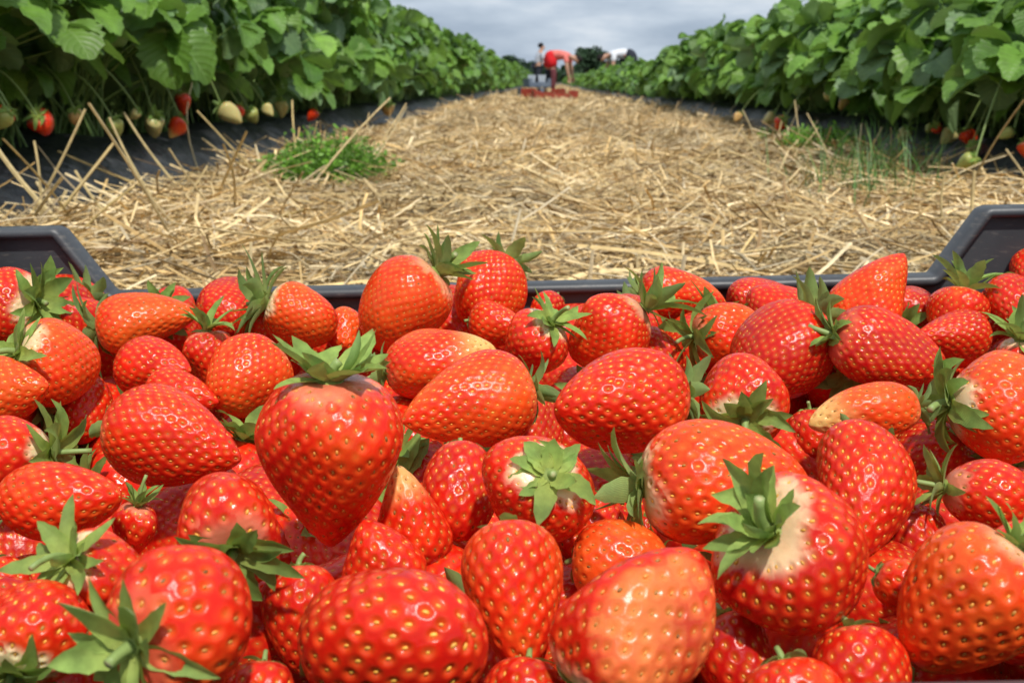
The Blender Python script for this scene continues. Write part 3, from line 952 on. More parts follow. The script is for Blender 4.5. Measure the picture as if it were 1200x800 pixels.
bed('planting_bed', LX0, LX1, -1.50, -1.68, 11, 'raised bed under wrinkled black plastic film on the left of the straw')
bed('planting_bed', RX0, RX1, 1.60, 1.76, 23, 'raised bed under black plastic film on the right of the straw')

# straw
def straw_batch(n, xr, yr, lr, wr, lift, seed, rings=4, stand=0.03, zfun=path_z, pitch=0.16, cols=None, skip=None, xpow=None):
    g = np.random.default_rng(seed)
    x = g.uniform(*xr, n); y = g.uniform(*yr, n) if yr[1] < 5 else yr[0] + (yr[1] - yr[0]) * g.uniform(0, 1, n) ** 1.3
    if skip is not None:
        ok = ~skip(x, y)
        x, y = x[ok], y[ok]; n = len(x)
    L = g.uniform(*lr, n) * g.uniform(0.5, 1.0, n)
    Wd = g.uniform(*wr, n)
    az = g.normal(0, 0.75, n) + g.choice([0, PI / 2 * 0.6, -PI / 2 * 0.5], n)
    pt = g.normal(0, pitch, n)
    st = g.random(n) < stand
    pt = np.where(st, g.uniform(0.5, 1.35, n), pt)
    L = np.where(st, np.minimum(L, 0.11), L)
    z = zfun(x, y) + g.uniform(0.001, lift, n) + np.where(st, L * np.sin(pt) * 0.40, np.abs(np.sin(pt)) * L * 0.28)
    d = np.stack([np.cos(az) * np.cos(pt), np.sin(az) * np.cos(pt), np.sin(pt)], -1)
    sd = norm(np.cross(d, np.array([0, 0, 1.0]) + g.normal(0, 0.35, (n, 3))))
    up = np.cross(sd, d)
    s = np.linspace(-0.5, 0.5, rings)
    bd = g.normal(0, 0.05, n) * L; bd2 = g.normal(0, 0.05, n) * L
    kink = np.where(g.random(n) < 0.25, g.normal(0, 0.16, n), 0) * L
    c = np.stack([x, y, z], -1)
    P = (c[:, None] + d[:, None] * (s[None, :, None] * L[:, None, None])
         + sd[:, None] * ((4 * s ** 2 - 0.5)[None, :, None] * bd[:, None, None])
         + up[:, None] * ((4 * s ** 2 - 0.5)[None, :, None] * bd2[:, None, None])
         + sd[:, None] * (np.abs(s)[None, :, None] * kink[:, None, None]))
    sec = np.array([(1, 0), (0, 0.45), (-1, 0), (0, -0.45)])
    fl = g.uniform(0.5, 1.3, n)
    V = (P[:, :, None, :] + sd[:, None, None, :] * (sec[None, None, :, 0, None] * (Wd / 2)[:, None, None, None])
         + up[:, None, None, :] * (sec[None, None, :, 1, None] * (Wd / 2 * fl)[:, None, None, None]))
    per = rings * 4
    q = grid_quads(rings, 4, True)
    capq = np.array([(3, 2, 1, 0), (per - 4, per - 3, per - 2, per - 1)])
    q = np.concatenate([q, capq])
    Q = (q[None] + (np.arange(n) * per)[:, None, None]).reshape(-1, 4)
    pal = np.array(cols if cols is not None else [(0.56, 0.41, 0.20), (0.66, 0.53, 0.31), (0.40, 0.28, 0.13), (0.50, 0.40, 0.23), (0.26, 0.17, 0.08), (0.48, 0.42, 0.31), (0.74, 0.64, 0.44), (0.34, 0.27, 0.17)])
    col = pal[g.integers(0, len(pal), n)] * g.uniform(0.88, 1.45, (n, 1)) * np.array([1.03, 0.97, 0.85])
    damp = 0.86 + 0.26 * sstep(-0.7, 0.5, wob(x, y, 5.5, 31))       # trodden, damper patches
    col = col * damp[:, None]
    return V.reshape(-1, 3), Q, np.repeat(col, per, 0)
parts = []
in_crate = lambda x, y: (np.abs(x + 0.02) < 0.335) & (y < 0.70) & (y > 0.12)
parts.append(straw_batch(20000, (-0.68, 0.86), (0.78, 2.6), (0.06, 0.25), (0.0016, 0.0048), 0.028, 1, 5, 0.0, skip=in_crate))
parts.append(straw_batch(9000, (-0.68, 0.84), (-0.4, 0.9), (0.07, 0.24), (0.0022, 0.0046), 0.026, 2, 4, 0.006, skip=in_crate))
parts.append(straw_batch(19000, (-0.68, 0.86), (2.5, 8), (0.08, 0.26), (0.0028, 0.0055), 0.03, 3, 4, 0.012))
parts.append(straw_batch(13000, (-0.76, 0.86), (7.8, 30), (0.10, 0.30), (0.005, 0.010), 0.035, 4, 3, 0.02))
parts.append(straw_batch(2500, (-0.76, 0.86), (28, 60), (0.2, 0.4), (0.012, 0.02), 0.04, 5, 3, 0.02))
parts.append(straw_batch(600, (-0.62, 0.80), (0.85, 3.2), (0.26, 0.45), (0.003, 0.0055), 0.035, 8, 6, 0.0, skip=in_crate, pitch=0.09, cols=[(0.58, 0.45, 0.23), (0.68, 0.56, 0.33), (0.50, 0.40, 0.22)]))
parts.append(straw_batch(260, (-0.78, -0.55), (0.9, 4.5), (0.10, 0.30), (0.003, 0.005), 0.03, 9, 5, 0.02, pitch=0.25))
# finer broken bits
parts.append(straw_batch(9000, (-0.74, 0.84), (0.8, 2.8), (0.015, 0.06), (0.0014, 0.003), 0.032, 6, 3, 0.02, skip=in_crate, pitch=0.3))
# stalks that lean up against the film of the beds
def leaner(p, q, wd, col, seed):
    g = np.random.default_rng(seed)
    s = np.linspace(0, 1, 7)
    p, q = np.array(p), np.array(q)
    sag = g.normal(0, 0.025, 3) * np.linalg.norm(q - p)
    path = p[None] * (1 - s)[:, None] + q[None] * s[:, None] + np.sin(PI * s)[:, None] * sag[None]
    V, Q, T = tube(path, np.linspace(1, 0.8, 7) * wd / 2, 5, False)
    return V, Q, np.tile(np.array(col), (len(V), 1))
g = np.random.default_rng(77)
for i in range(28):
    y = g.uniform(1.35, 2.7); x = g.uniform(-0.76, -0.42)
    L = g.uniform(0.10, 0.30); az = g.uniform(0, 2 * PI); pt = g.uniform(0.15, 0.85)
    b0 = np.array([x, y, float(path_z(np.array(x), np.array(y))) + 0.005])
    e0 = b0 + L * np.array([math.cos(az) * math.cos(pt), math.sin(az) * math.cos(pt), math.sin(pt)])
    if e0[0] < -0.95: continue
    pc = np.array([(0.66, 0.50, 0.24), (0.56, 0.42, 0.18), (0.72, 0.58, 0.32)][i % 3])
    parts.append(leaner(b0, e0, g.uniform(0.003, 0.006), pc * g.uniform(.75, 1.1), i))
for i in range(20):
    y = g.uniform(1.7, 3.4); x = g.uniform(0.5, 0.9)
    L = g.uniform(0.10, 0.26); az = g.uniform(0, 2 * PI); pt = g.uniform(0.15, 0.9)
    b0 = np.array([x, y, float(path_z(np.array(x), np.array(y))) + 0.005])
    e0 = b0 + L * np.array([math.cos(az) * math.cos(pt), math.sin(az) * math.cos(pt), math.sin(pt)])
    if e0[0] > 1.05: continue
    parts.append(leaner(b0, e0, g.uniform(0.003, 0.0055), np.array((0.64, 0.49, 0.24)) * g.uniform(.75, 1.1), 200 + i))
def px_straw(a, b, z0, z1, wd, seed, dy=0.0):
    p = on_z(a[0], a[1], z0)
    d = ray(*b); q = C_POS + d * ((p[1] + dy) / d[1])
    parts.append(leaner(p, q, wd, (0.66, 0.52, 0.26), seed))
px_straw((30, 262), (100, 128), 0.05, 0, 0.0042, 301)
px_straw((135, 262), (88, 200), 0.05, 0, 0.0045, 302)
px_straw((182, 236), (128, 138), 0.05, 0, 0.0045, 303)
px_straw((205, 215), (145, 132), 0.05, 0, 0.005, 304)
px_straw((48, 265), (40, 165), 0.05, 0, 0.004, 305)
px_straw((70, 262), (-10, 165), 0.06, 0, 0.007, 306)
px_straw((1139, 266), (1142, 200), 0.03, 0, 0.0062, 307)
px_straw((905, 176), (916, 142), 0.03, 0, 0.006, 308)
px_straw((1105, 262), (1107, 205), 0.03, 0, 0.004, 309)
px_straw((165, 205), (235, 240), 0.06, 0, 0.006, 310)
n = 0; VV, QQ, CC = [], [], []
for V, Q, c in parts:
    VV.append(V); QQ.append(Q + n); CC.append(c); n += len(V)
so = link('straw', mesh_np('straw', np.concatenate(VV), [np.concatenate(QQ)], (M['straw'],), np.concatenate(CC), smooth=False))
tag(so, 'loose dry golden straw spread thickly over the path', 'straw', kind='stuff')

# ------------------------------------------------------------------ strawberry plants
def leaflet(g, L, W, nr, nc, droop, fold):
    """leaflet in its own frame: x along, y across, z up"""
    u = np.linspace(0, 1, nr)
    w = np.sin(PI * np.clip(u * 0.94 + 0.03, 0, 1) ** 0.90) ** 0.50 * W / 2
    w[0] = W * 0.03
    w[-1] = W * 0.14
    teeth = 1 + 0.085 * np.where(np.arange(nr) % 2 == 0, 1, -1) * (u > 0.22)
    v = np.linspace(-1, 1, nc)
    U, Vv = np.meshgrid(u, v, indexing='ij')
    edge = np.where(np.abs(Vv) > 0.99, teeth[:, None], 1.0)
    y = Vv * w[:, None] * edge
    ang = -droop * u
    st = L / (nr - 1)
    x = np.concatenate([[0], np.cumsum(np.cos(ang[:-1]) * st)])
    z = np.concatenate([[0], np.cumsum(np.sin(ang[:-1]) * st)])
    a = g.uniform(0.6, 1.4)
    zz = z[:, None] + np.abs(Vv) * w[:, None] * fold + 0.012 * L * np.sin(U * 8.5 * 2 * PI * 0.5 - np.abs(Vv) * 5) * np.abs(Vv) + a * 0.035 * L * np.sin(5 * U + 3 * Vv + g.uniform(0, 6)) * np.abs(Vv)
    X = x[:, None] + 0 * Vv + 0.06 * L * np.abs(Vv) * (U > 0.2) * 0
    V = np.stack([X, y, zz], -1).reshape(-1, 3)
    return V, grid_quads(nr, nc)[:, ::-1], np.stack([U.ravel(), Vv.ravel()], -1)

def plant_meshes(seed, h, rad, n, ls, nr=13, nc=9, face=0.0, side=0.0):
    g = np.random.default_rng(seed)
    fol, stm = MB(), MB()
    for i in range(n):
        az = g.uniform(0, 2 * PI)
        zf = g.uniform(0.09, 1.0) ** 0.85
        rho = rad * math.sqrt(max(0, 1 - (zf * 0.92) ** 2.2)) * g.uniform(0.70, 1.12) if g.random() < 0.8 else rad * g.uniform(0.1, 0.7)
        p = np.array([rho * math.cos(az), rho * math.sin(az) * 0.95, 0.05 + h * zf * g.uniform(0.88, 1.08)])
        out = np.array([math.cos(az), math.sin(az), 0])
        nrm = norm(out * g.uniform(0.15, 0.95) * (1.2 - 0.7 * zf) + np.array([0, 0, 1]) * g.uniform(0.45, 1.25) + g.normal(0, 0.28, 3))
        m = out + g.normal(0, 0.35, 3)
        m = norm(m - nrm * np.dot(m, nrm))
        # petiole
        base = np.array([g.normal(0, 0.03), g.normal(0, 0.03), 0.0])
        midp = base * 0.5 + p * 0.5 + np.array([0, 0, 0.10 * h]) - out * 0.03
        s = np.linspace(0, 1, 6)[:, None]
        path = base * (1 - s) ** 2 + 2 * midp * s * (1 - s) + p * s ** 2
        V, Q, T = tube(path, np.linspace(0.0026, 0.0017, 6) * (ls / 0.1), 5, False)
        stm.add(V, Q, col=np.array([0.17, 0.27, 0.07]) * g.uniform(0.7, 1.25))
        age = g.random()
        lc = np.array([0.080, 0.190, 0.028]) * (1 - age) + np.array([0.20, 0.37, 0.055]) * age
        if g.random() < 0.25: lc = np.array([0.16, 0.27, 0.12])
        lc = lc * g.uniform(0.8, 1.2)
        sz = ls * g.uniform(0.72, 1.15)
        bnrm = np.cross(nrm, m)
        for kk, rot in enumerate((0, 1.25, -1.25)):
            if kk and g.random() < 0.04: continue
            rr = rot + g.normal(0, 0.13)
            dx = m * math.cos(rr) + bnrm * math.sin(rr)
            tw = g.normal(0, 0.22) - (0.28 * math.copysign(1, rot) if rot else 0)
            dy = np.cross(nrm, dx)
            dyt = dy * math.cos(tw) + nrm * math.sin(tw)
            dn = np.cross(dx, dyt)
            Lf = sz * (1.0 if kk == 0 else 0.92); Wf = Lf * g.uniform(0.86, 1.0)
            V, Q, uv = leaflet(g, Lf, Wf, nr, nc, g.uniform(0.2, 1.1), g.uniform(0.12, 0.62))
            start = p + dx * 0.006 + nrm * 0.001 * kk
            Vw = start + V[:, 0:1] * dx + V[:, 1:2] * dyt + V[:, 2:3] * dn
            fol.add(Vw, Q, col=lc * g.uniform(0.9, 1.1), uv=uv)
    return fol.mesh('foliage', (M['leaf'],)), stm.mesh('stems', (M['stalk'],))

# fruit hanging over the film: photo pixel, size in px, kind
HANG = [
 ('l', 30, 145, 26, 'dark'), ('l', 70, 153, 30, 'red'), ('l', 103, 141, 22, 'yellow'), ('l', 146, 150, 22, 'green'), ('l', 192, 150, 25, 'white'),
 ('l', 217, 156, 24, 'half'), ('l', 225, 126, 20, 'dark'), ('l', 271, 139, 28, 'white'), ('l', 288, 131, 18, 'dark'), ('l', 304, 141, 22, 'green'),
 ('l', 315, 130, 18, 'white'), ('l', 338, 130, 20, 'white'), ('l', 372, 137, 17, 'dark'), ('l', 460, 132, 15, 'yellow'), ('l', 6, 148, 22, 'green'), ('l', 165, 140, 16, 'white'),
 ('r', 908, 147, 17, 'red'), ('r', 897, 142, 14, 'white'), ('r', 985, 126, 15, 'yellow'), ('r', 1057, 159, 20, 'white'), ('r', 1087, 155, 14, 'green'), ('r', 1098, 156, 16, 'dark'),
 ('r', 1108, 165, 20, 'white'), ('r', 1129, 163, 22, 'red'), ('r', 1133, 175, 19, 'green'), ('r', 1124, 187, 21, 'green'), ('r', 1196, 183, 22, 'half'), ('r', 863, 139, 14, 'yellow'), ('r', 975, 112, 13, 'white'), ('r', 1185, 165, 16, 'green'),
]
fruit_cache = {}
def bed_fruit(kind):
    if kind not in fruit_cache:
        kw = {'dark': dict(tone=.2, pale=.3), 'red': dict(tone=.4, pale=.4), 'half': dict(tone=.6, pale=.6, ptip=1.0),
              'white': dict(tone=.8, pale=1., greenish=.80), 'green': dict(tone=.6, pale=.8, greenish=.88), 'yellow': dict(tone=1., pale=1., greenish=.6)}[kind]
        me, dent = berry_mesh(hash(kind) % 97 + 5 if False else len(fruit_cache) + 40, 1.0, 1.22, 'cone', sp=0.10, nu=48, nv=72, **kw)
        ca = calyx_arrays(len(fruit_cache) + 60, 1.0, 0.61 - dent, 0.5, 15, 50, 10, 0.4).mesh('calyx', (M['sepal'],))
        fruit_cache[kind] = (me, ca)
    return fruit_cache[kind]

PL_L, PL_R = -1.02, 1.10
protoL = [plant_meshes(900 + k, 0.46, 0.27, 82, 0.097) for k in range(4)]
protoR = [plant_meshes(950 + k, 0.335, 0.27, 76, 0.097) for k in range(4)]
farL = [plant_meshes(1000 + k, 0.45, 0.29, 60, 0.100, 7, 5) for k in range(3)]
farR = [plant_meshes(1050 + k, 0.265, 0.29, 58, 0.098, 7, 5) for k in range(3)]
plants = {'l': [], 'r': []}
GRP = {'l': 'strawberry plants in the bed left of the straw', 'r': 'strawberry plants in the bed right of the straw'}
def plant(side, x, y, me, label, s=1.0, rz=None, edge=False):
    o = empty('strawberry_plant', (x, y, float(gz(y)) + 0.115), rnd.uniform(0, 6.28) if rz is None else rz)
    o.scale = (s, s, s * rnd.uniform(0.95, 1.06))
    tag(o, label, 'strawberry plant', GRP[side])
    link('foliage', me[0], o); link('stems', me[1], o)
    plants[side].append((x, y, o))
    return o
NEAR_LABEL = {}
for side, px0, pr, fr in (('l', PL_L, protoL, farL), ('r', PL_R, protoR, farR)):
    sg = -1 if side == 'l' else 1
    word = 'left' if side == 'l' else 'right'
    far_lab = 'leafy strawberry plant far down the row on the %s of the path' % word
    mid_lab = 'broad-leaved strawberry plant in the front row of the %s bed, above the plastic film' % word
    back_lab = 'strawberry plant in the second row of the %s bed, behind the front row' % word
    y = 1.02 if side == 'l' else 1.25; i = 0
    while y < 58:
        far = y > 8
        plant(side, px0 + rnd.uniform(-.05, .05), y, (fr[i % 3] if far else pr[i % 4]), far_lab if far else mid_lab, rnd.uniform(0.84, 1.14) * (1.05 if y > 20 else 1))
        y += (0.34 if y < 14 else 0.5 if y < 28 else 1.3) * rnd.uniform(0.92, 1.08); i += 1
    y = 1.0
    while y < 9.5:
        plant(side, px0 + sg * rnd.uniform(1.15, 1.3), y, fr[i % 3], 'strawberry plant in the next bed beyond the %s bed, glimpsed under its leaves' % word, rnd.uniform(0.9, 1.05))
        y += 0.52 * rnd.uniform(0.95, 1.08); i += 1
    y = 0.9
    while y < 16:
        plant(side, px0 + sg * 0.34 + rnd.uniform(-.05, .05), y, (fr[i % 3] if y > 5 else pr[i % 4]), back_lab, rnd.uniform(0.95, 1.1))
        y += (0.38 if y < 9 else 0.6) * rnd.uniform(0.92, 1.08); i += 1
print('plants', len(plants['l']), len(plants['r']))

# loose sprays of fruit on the film, each a part of the nearest plant
kindword = {'dark': 'dark red ripe fruit', 'red': 'bright red ripe fruit', 'half': 'red fruit with pale tip', 'white': 'unripe greenish white fruit', 'green': 'small unripe green fruit', 'yellow': 'unripe yellowish fruit'}
bearing = {}
for (side, px, py, sz, kind) in HANG:
    x_line = -0.79 if side == 'l' else 0.86
    d = ray(px, py)
    # lateral position fixed just over the bed shoulder
    t = x_line / d[0] if abs(d[0]) > 1e-6 else 5
    if t < 0: continue
    p = C_POS + d * t
    zb = float(gz(p[1])) + 0.085
    if p[2] < zb + 0.012:                      # lift onto the film
        t = (zb + 0.014 - CAM_H) / d[2]; p = C_POS + d * t
    p = p + np.array([rnd.uniform(-.03, .01) if side == 'l' else rnd.uniform(-.01, .03), rnd.uniform(-.03, .03), rnd.uniform(-.004, .012)])
    W = sz * t / F_PX * rnd.uniform(0.78, 0.98)
    own = min(plants[side], key=lambda q: (q[0] - p[0]) ** 2 + (q[1] - p[1]) ** 2)[2]
    mw = np.array(Matrix.LocRotScale(own.location, own.rotation_euler, own.scale).inverted())
    lp = mw[:3, :3] @ p + mw[:3, 3]
    me, ca = bed_fruit(kind)
    f = link('fruit', me, own)
    f['label'] = kindword[kind]
    f.location = lp; f.scale = (W, W, W)
    f.rotation_euler = Euler((rnd.uniform(-.9, .9), rnd.uniform(-.9, .9), rnd.uniform(0, 6)))
    c = link('calyx', ca, f)
    zt = Vector((0, 0, 0.55 * W)); zt.rotate(f.rotation_euler)
    a = lp + np.array(zt)
    b_ = np.array([lp[0] * 0.62, lp[1] * 0.62, 0.13 + rnd.uniform(0, .05)])
    mdl = (a + b_) / 2 + np.array([0, 0, 0.05])
    s = np.linspace(0, 1, 9)[:, None]
    V, Q, T = tube(a * (1 - s) ** 2 + 2 * mdl * s * (1 - s) + b_ * s ** 2, 0.0019, 6, False)
    mb = MB(); mb.add(V, Q, T, col=(0.20, 0.28, 0.08))
    link('fruit_stalk', mb.mesh('fruit_stalk', (M['stalk'],)), own)
    bearing.setdefault(own.name, []).append((kind, own, px))
for nm, lst in bearing.items():
    own = lst[0][1]
    cnt = {}
    for k_, _, _ in lst: cnt[k_] = cnt.get(k_, 0) + 1
    word = 'left' if lst[0][2] < 600 else 'right'
    own['label'] = ' '.join(('strawberry plant in the %s bed bearing ' % word + ' and '.join({'dark': 'dark red', 'red': 'bright red', 'half': 'pale-tipped red', 'white': 'whitish', 'green': 'green', 'yellow': 'yellowish'}[k_] + (' fruit' if True else '') for k_ in list(cnt)[:3])).split()[:16])

# ------------------------------------------------------------------ weeds
def weed_mesh(seed, n, rx, ry, h, ls, flat=1.0):
    g = np.random.default_rng(seed)
    lf, sm = MB(), MB()
    for i in range(n):
        az = g.uniform(0, 2 * PI); r_ = math.sqrt(g.random())
        base = np.array([rx * r_ * math.cos(az) * 0.8, ry * r_ * math.sin(az) * 0.8, 0])
        tip = base + np.array([math.cos(az) * 0.35 * h * g.uniform(0, 1.4), math.sin(az) * 0.35 * h * g.uniform(0, 1.4), h * g.uniform(0.35, 1.0) * (1.15 - 0.6 * r_)])
        s = np.linspace(0, 1, 5)[:, None]
        path = base * (1 - s) + tip * s + np.sin(PI * s) * g.normal(0, 0.012, 3)
        V, Q, T = tube(path, 0.0008, 4, False)
        sm.add(V, Q, col=(0.16, 0.28, 0.06))
        for k in range(int(g.integers(6, 11))):
            f = g.uniform(0.25, 1.0)
            p = base * (1 - f) + tip * f + g.normal(0, 0.004, 3)
            dx = norm(g.normal(0, 1, 3) * np.array([1, 1, 0.5]) + np.array([0, 0, 0.35]))
            nn = norm(np.cross(dx, norm(g.normal(0, 1, 3))) + np.array([0, 0, 0.8]))
            dy = norm(np.cross(nn, dx))
            l = ls * g.uniform(0.6, 1.3)
            q = np.array([(0, 0), (0.35, 0.30), (0.75, 0.26), (1, 0), (0.75, -0.26), (0.35, -0.30)])
            V = p + q[:, :1] * l * dx + q[:, 1:] * l * dy + (np.array([0, .06, .06, -.08, .06, .06])[:, None] * l) * nn
            lf.add(V, [(0, 1, 2, 3), (0, 3, 4, 5)], col=np.array([0.16, 0.34, 0.035]) * g.uniform(0.65, 1.4))
    return lf.mesh('leaves', (M['weed'],)), sm.mesh('stems', (M['stalk'],))
def weed(px, py, z, n, rx, ry, h, ls, seed, label):
    p = on_z(px, py, z)
    o = empty('weed', (p[0], p[1], float(path_z(p[0], p[1])) - 0.004))
    tag(o, label, 'weed')
    a, b_ = weed_mesh(seed, n, rx, ry, h, ls)
    link('leaves', a, o); link('stems', b_, o)
weed(384, 200, 0.05, 800, 0.115, 0.14, 0.14, 0.0115, 1, 'bright green weed tuft growing through the straw by the left bed')
weed(962, 178, 0.04, 320, 0.12, 0.18, 0.085, 0.012, 2, 'low green weed patch at the foot of the right bed')
weed(915, 168, 0.04, 160, 0.07, 0.14, 0.070, 0.012, 3, 'small weed sprigs beside the red fruit of the right bed')
# thin grass blades
g = np.random.default_rng(5)
mb = MB()
for i in range(380):
    px, py = g.normal(1025, 42), g.normal(222, 14)
    p = on_z(px, py, 0.02); p[2] = path_z(p[0], p[1])
    az = g.uniform(0, 2 * PI); L = g.uniform(0.07, 0.17)
    s = np.linspace(0, 1, 5)
    le = g.uniform(0.3, 1.0)
    x = le * L * s ** 1.6; z = L * s * math.sqrt(max(0.05, 1 - le * le * .8))
    w = 0.0014 * (1 - s) ** 0.6 + 0.0001
    c, s_ = math.cos(az), math.sin(az)
    V = np.concatenate([np.stack([p[0] + x * c - k * w * s_, p[1] + x * s_ + k * w * c, p[2] + z], -1)[:, None] for k in (-1, 1)], 1).reshape(-1, 3)
    mb.add(V, grid_quads(5, 2), col=np.array([0.10, 0.22, 0.05]) * g.uniform(0.7, 1.4))
go = link('grass', mb.mesh('grass', (M['weed'],)))
tag(go, 'thin green grass blades sprouting among the straw near the right bed', 'grass', kind='stuff')

# ------------------------------------------------------------------ people
def skin_mesh(name, joints, edges, mat, parent, root=0, sub=2):
    me = bpy.data.meshes.new(name + '_tmp')
    me.from_pydata([j[:3] for j in joints], edges, [])
    o = bpy.data.objects.new(name, me); COL.objects.link(o)
    sk = o.modifiers.new('s', 'SKIN')
    for i, j in enumerate(joints):
        v = me.skin_vertices[0].data[i]
        r_ = j[3]
        v.radius = (r_, r_) if not isinstance(r_, tuple) else r_
        v.use_root = (i in root if isinstance(root, (set, tuple)) else i == root)
    sk.branch_smoothing = 0.6
    ss = o.modifiers.new('d', 'SUBSURF'); ss.levels = sub; ss.render_levels = sub
    bpy.context.view_layer.update()
    ev = o.evaluated_get(bpy.context.evaluated_depsgraph_get())
    m2 = bpy.data.meshes.new_from_object(ev)
    m2.name = name
    o.modifiers.clear()
    o.data = m2
    m2.materials.clear(); m2.materials.append(mat)
    m2.polygons.foreach_set('use_smooth', np.ones(len(m2.polygons), dtype=bool))
    o.parent = parent
    return o

def fingers(J, E, wrist_i, wrist, d, side):
    """palm and five fingers hanging from a wrist along d"""
    d = norm(np.array(d)); side = norm(np.array(side)); nn = np.cross(d, side)
    pal = len(J); pc = np.array(wrist) + d * 0.055
    J.append((*pc, (0.022, 0.036))); E.append((wrist_i, pal))
    for k, (off, ln) in enumerate(((-0.03, 0.062), (-0.011, 0.074), (0.009, 0.078), (0.028, 0.070))):
        a = pc + d * 0.035 + side * off; b = a + d * ln * 0.5 + nn * 0.006; c = b + d * ln * 0.4 + nn * 0.02
        i = len(J); J.extend([(*a, 0.0095), (*b, 0.009), (*c, 0.0075)]); E.extend([(pal, i), (i, i + 1), (i + 1, i + 2)])
    a = pc - d * 0.015 + side * 0.045; b = a + d * 0.035 + side * 0.012
    i = len(J); J.extend([(*a, 0.012), (*b, 0.009)]); E.extend([(pal, i), (i, i + 1)])

def bent_person(loc, rz, s, label, top, seat, legs, sleeves=True):
    """bending forwards along local +x, legs nearly straight"""
    root = empty('person', loc, rz); root.scale = (s * 1.08, s * 1.25, s)
    tag(root, label, 'person')
    J = [(0, 0, .93, .13)]; E = []
    def add(p, r_, par):
        J.append((*p, r_)); E.append((par, len(J) - 1)); return len(J) - 1
    sp1 = add((.18, 0, .98, ), .125, 0); sp2 = add((.40, 0, .97), .13, sp1); nk = add((.54, 0, .92), .06, sp2)
    hd = add((.63, 0, .87), .085, nk); hd2 = add((.72, 0, .80), .085, hd)
    nose = add((.765, 0, .855), .018, hd2) if False else hd2
    arms = []
    for y in (-1, 1):
        sh = add((.42, y * .17, .93), .058, sp2); el = add((.46, y * .22, .66), .043, sh); wr = add((.50, y * .20, .44), .030, el)
        fingers(J, E, wr, J[wr][:3], (.1, 0, -1), (1, 0, 0))
        arms.append((sh, el, wr))
    lg = []
    for y in (-1, 1):
        hp = add((.02 - y * .05, y * .10, .82), .082, 0); kn = add((.03 - y * .10, y * .12, .48), .055, hp); an = add((-.02 - y * .12, y * .12, .09), .042, kn)
        ft = add((.12 - y * .12, y * .13, .04), .036, an)
        lg.append((hp, kn, an, ft))
    skin_mesh('body', J, E, M['skin'], root)
    # clothes
    j = [(-.02, 0, .94, .165), (*J[sp1][:3], .170), (*J[sp2][:3], .172), (.53, 0, .925, .10)]; e = [(0, 1), (1, 2), (2, 3)]
    for sh, el, wr in arms:
        i = len(j); j += [(*J[sh][:3], .075), (*(np.array(J[sh][:3]) * .35 + np.array(J[el][:3]) * .65), .060)]; e += [(2, i), (i, i + 1)]
    skin_mesh('shirt', j, e, top, root)
    j = []; e = []; ro = []
    for k, (hp, kn, an, ft) in enumerate(lg):
        yy = -.045 if k == 0 else .045
        i = len(j); ro.append(i)
        hpv, knv = np.array(J[hp][:3]), np.array(J[kn][:3])
        j += [(.15, yy, .98, .155), (.0, yy, .95, .17), (*hpv, .155), (*(hpv * .45 + knv * .55), .115)]; e += [(i, i + 1), (i + 1, i + 2), (i + 2, i + 3)]
    skin_mesh('shorts', j, e, seat, root, tuple(ro))
    for k, (hp, kn, an, ft) in enumerate(lg):
        p, q, r_ = (np.array(J[v][:3]) for v in (hp, kn, an))
        skin_mesh('trouser_leg', [(*(p * .5 + q * .5), .088), (*q, .074), (*(q * .12 + r_ * .88), .062)], [(0, 1), (1, 2)], legs[k], root)
        skin_mesh('boot', [(*(r_ + np.array([0, 0, .04])), .055), (r_[0], r_[1], .05, .05), (*J[ft][:2], .04, .042)], [(0, 1), (1, 2)], M['shoe'], root, 1)
    skin_mesh('hair', [(.60, 0, .925, .075), (.685, 0, .875, .088), (.755, 0, .80, .07)], [(0, 1), (1, 2)], M['hair'], root)
    return root

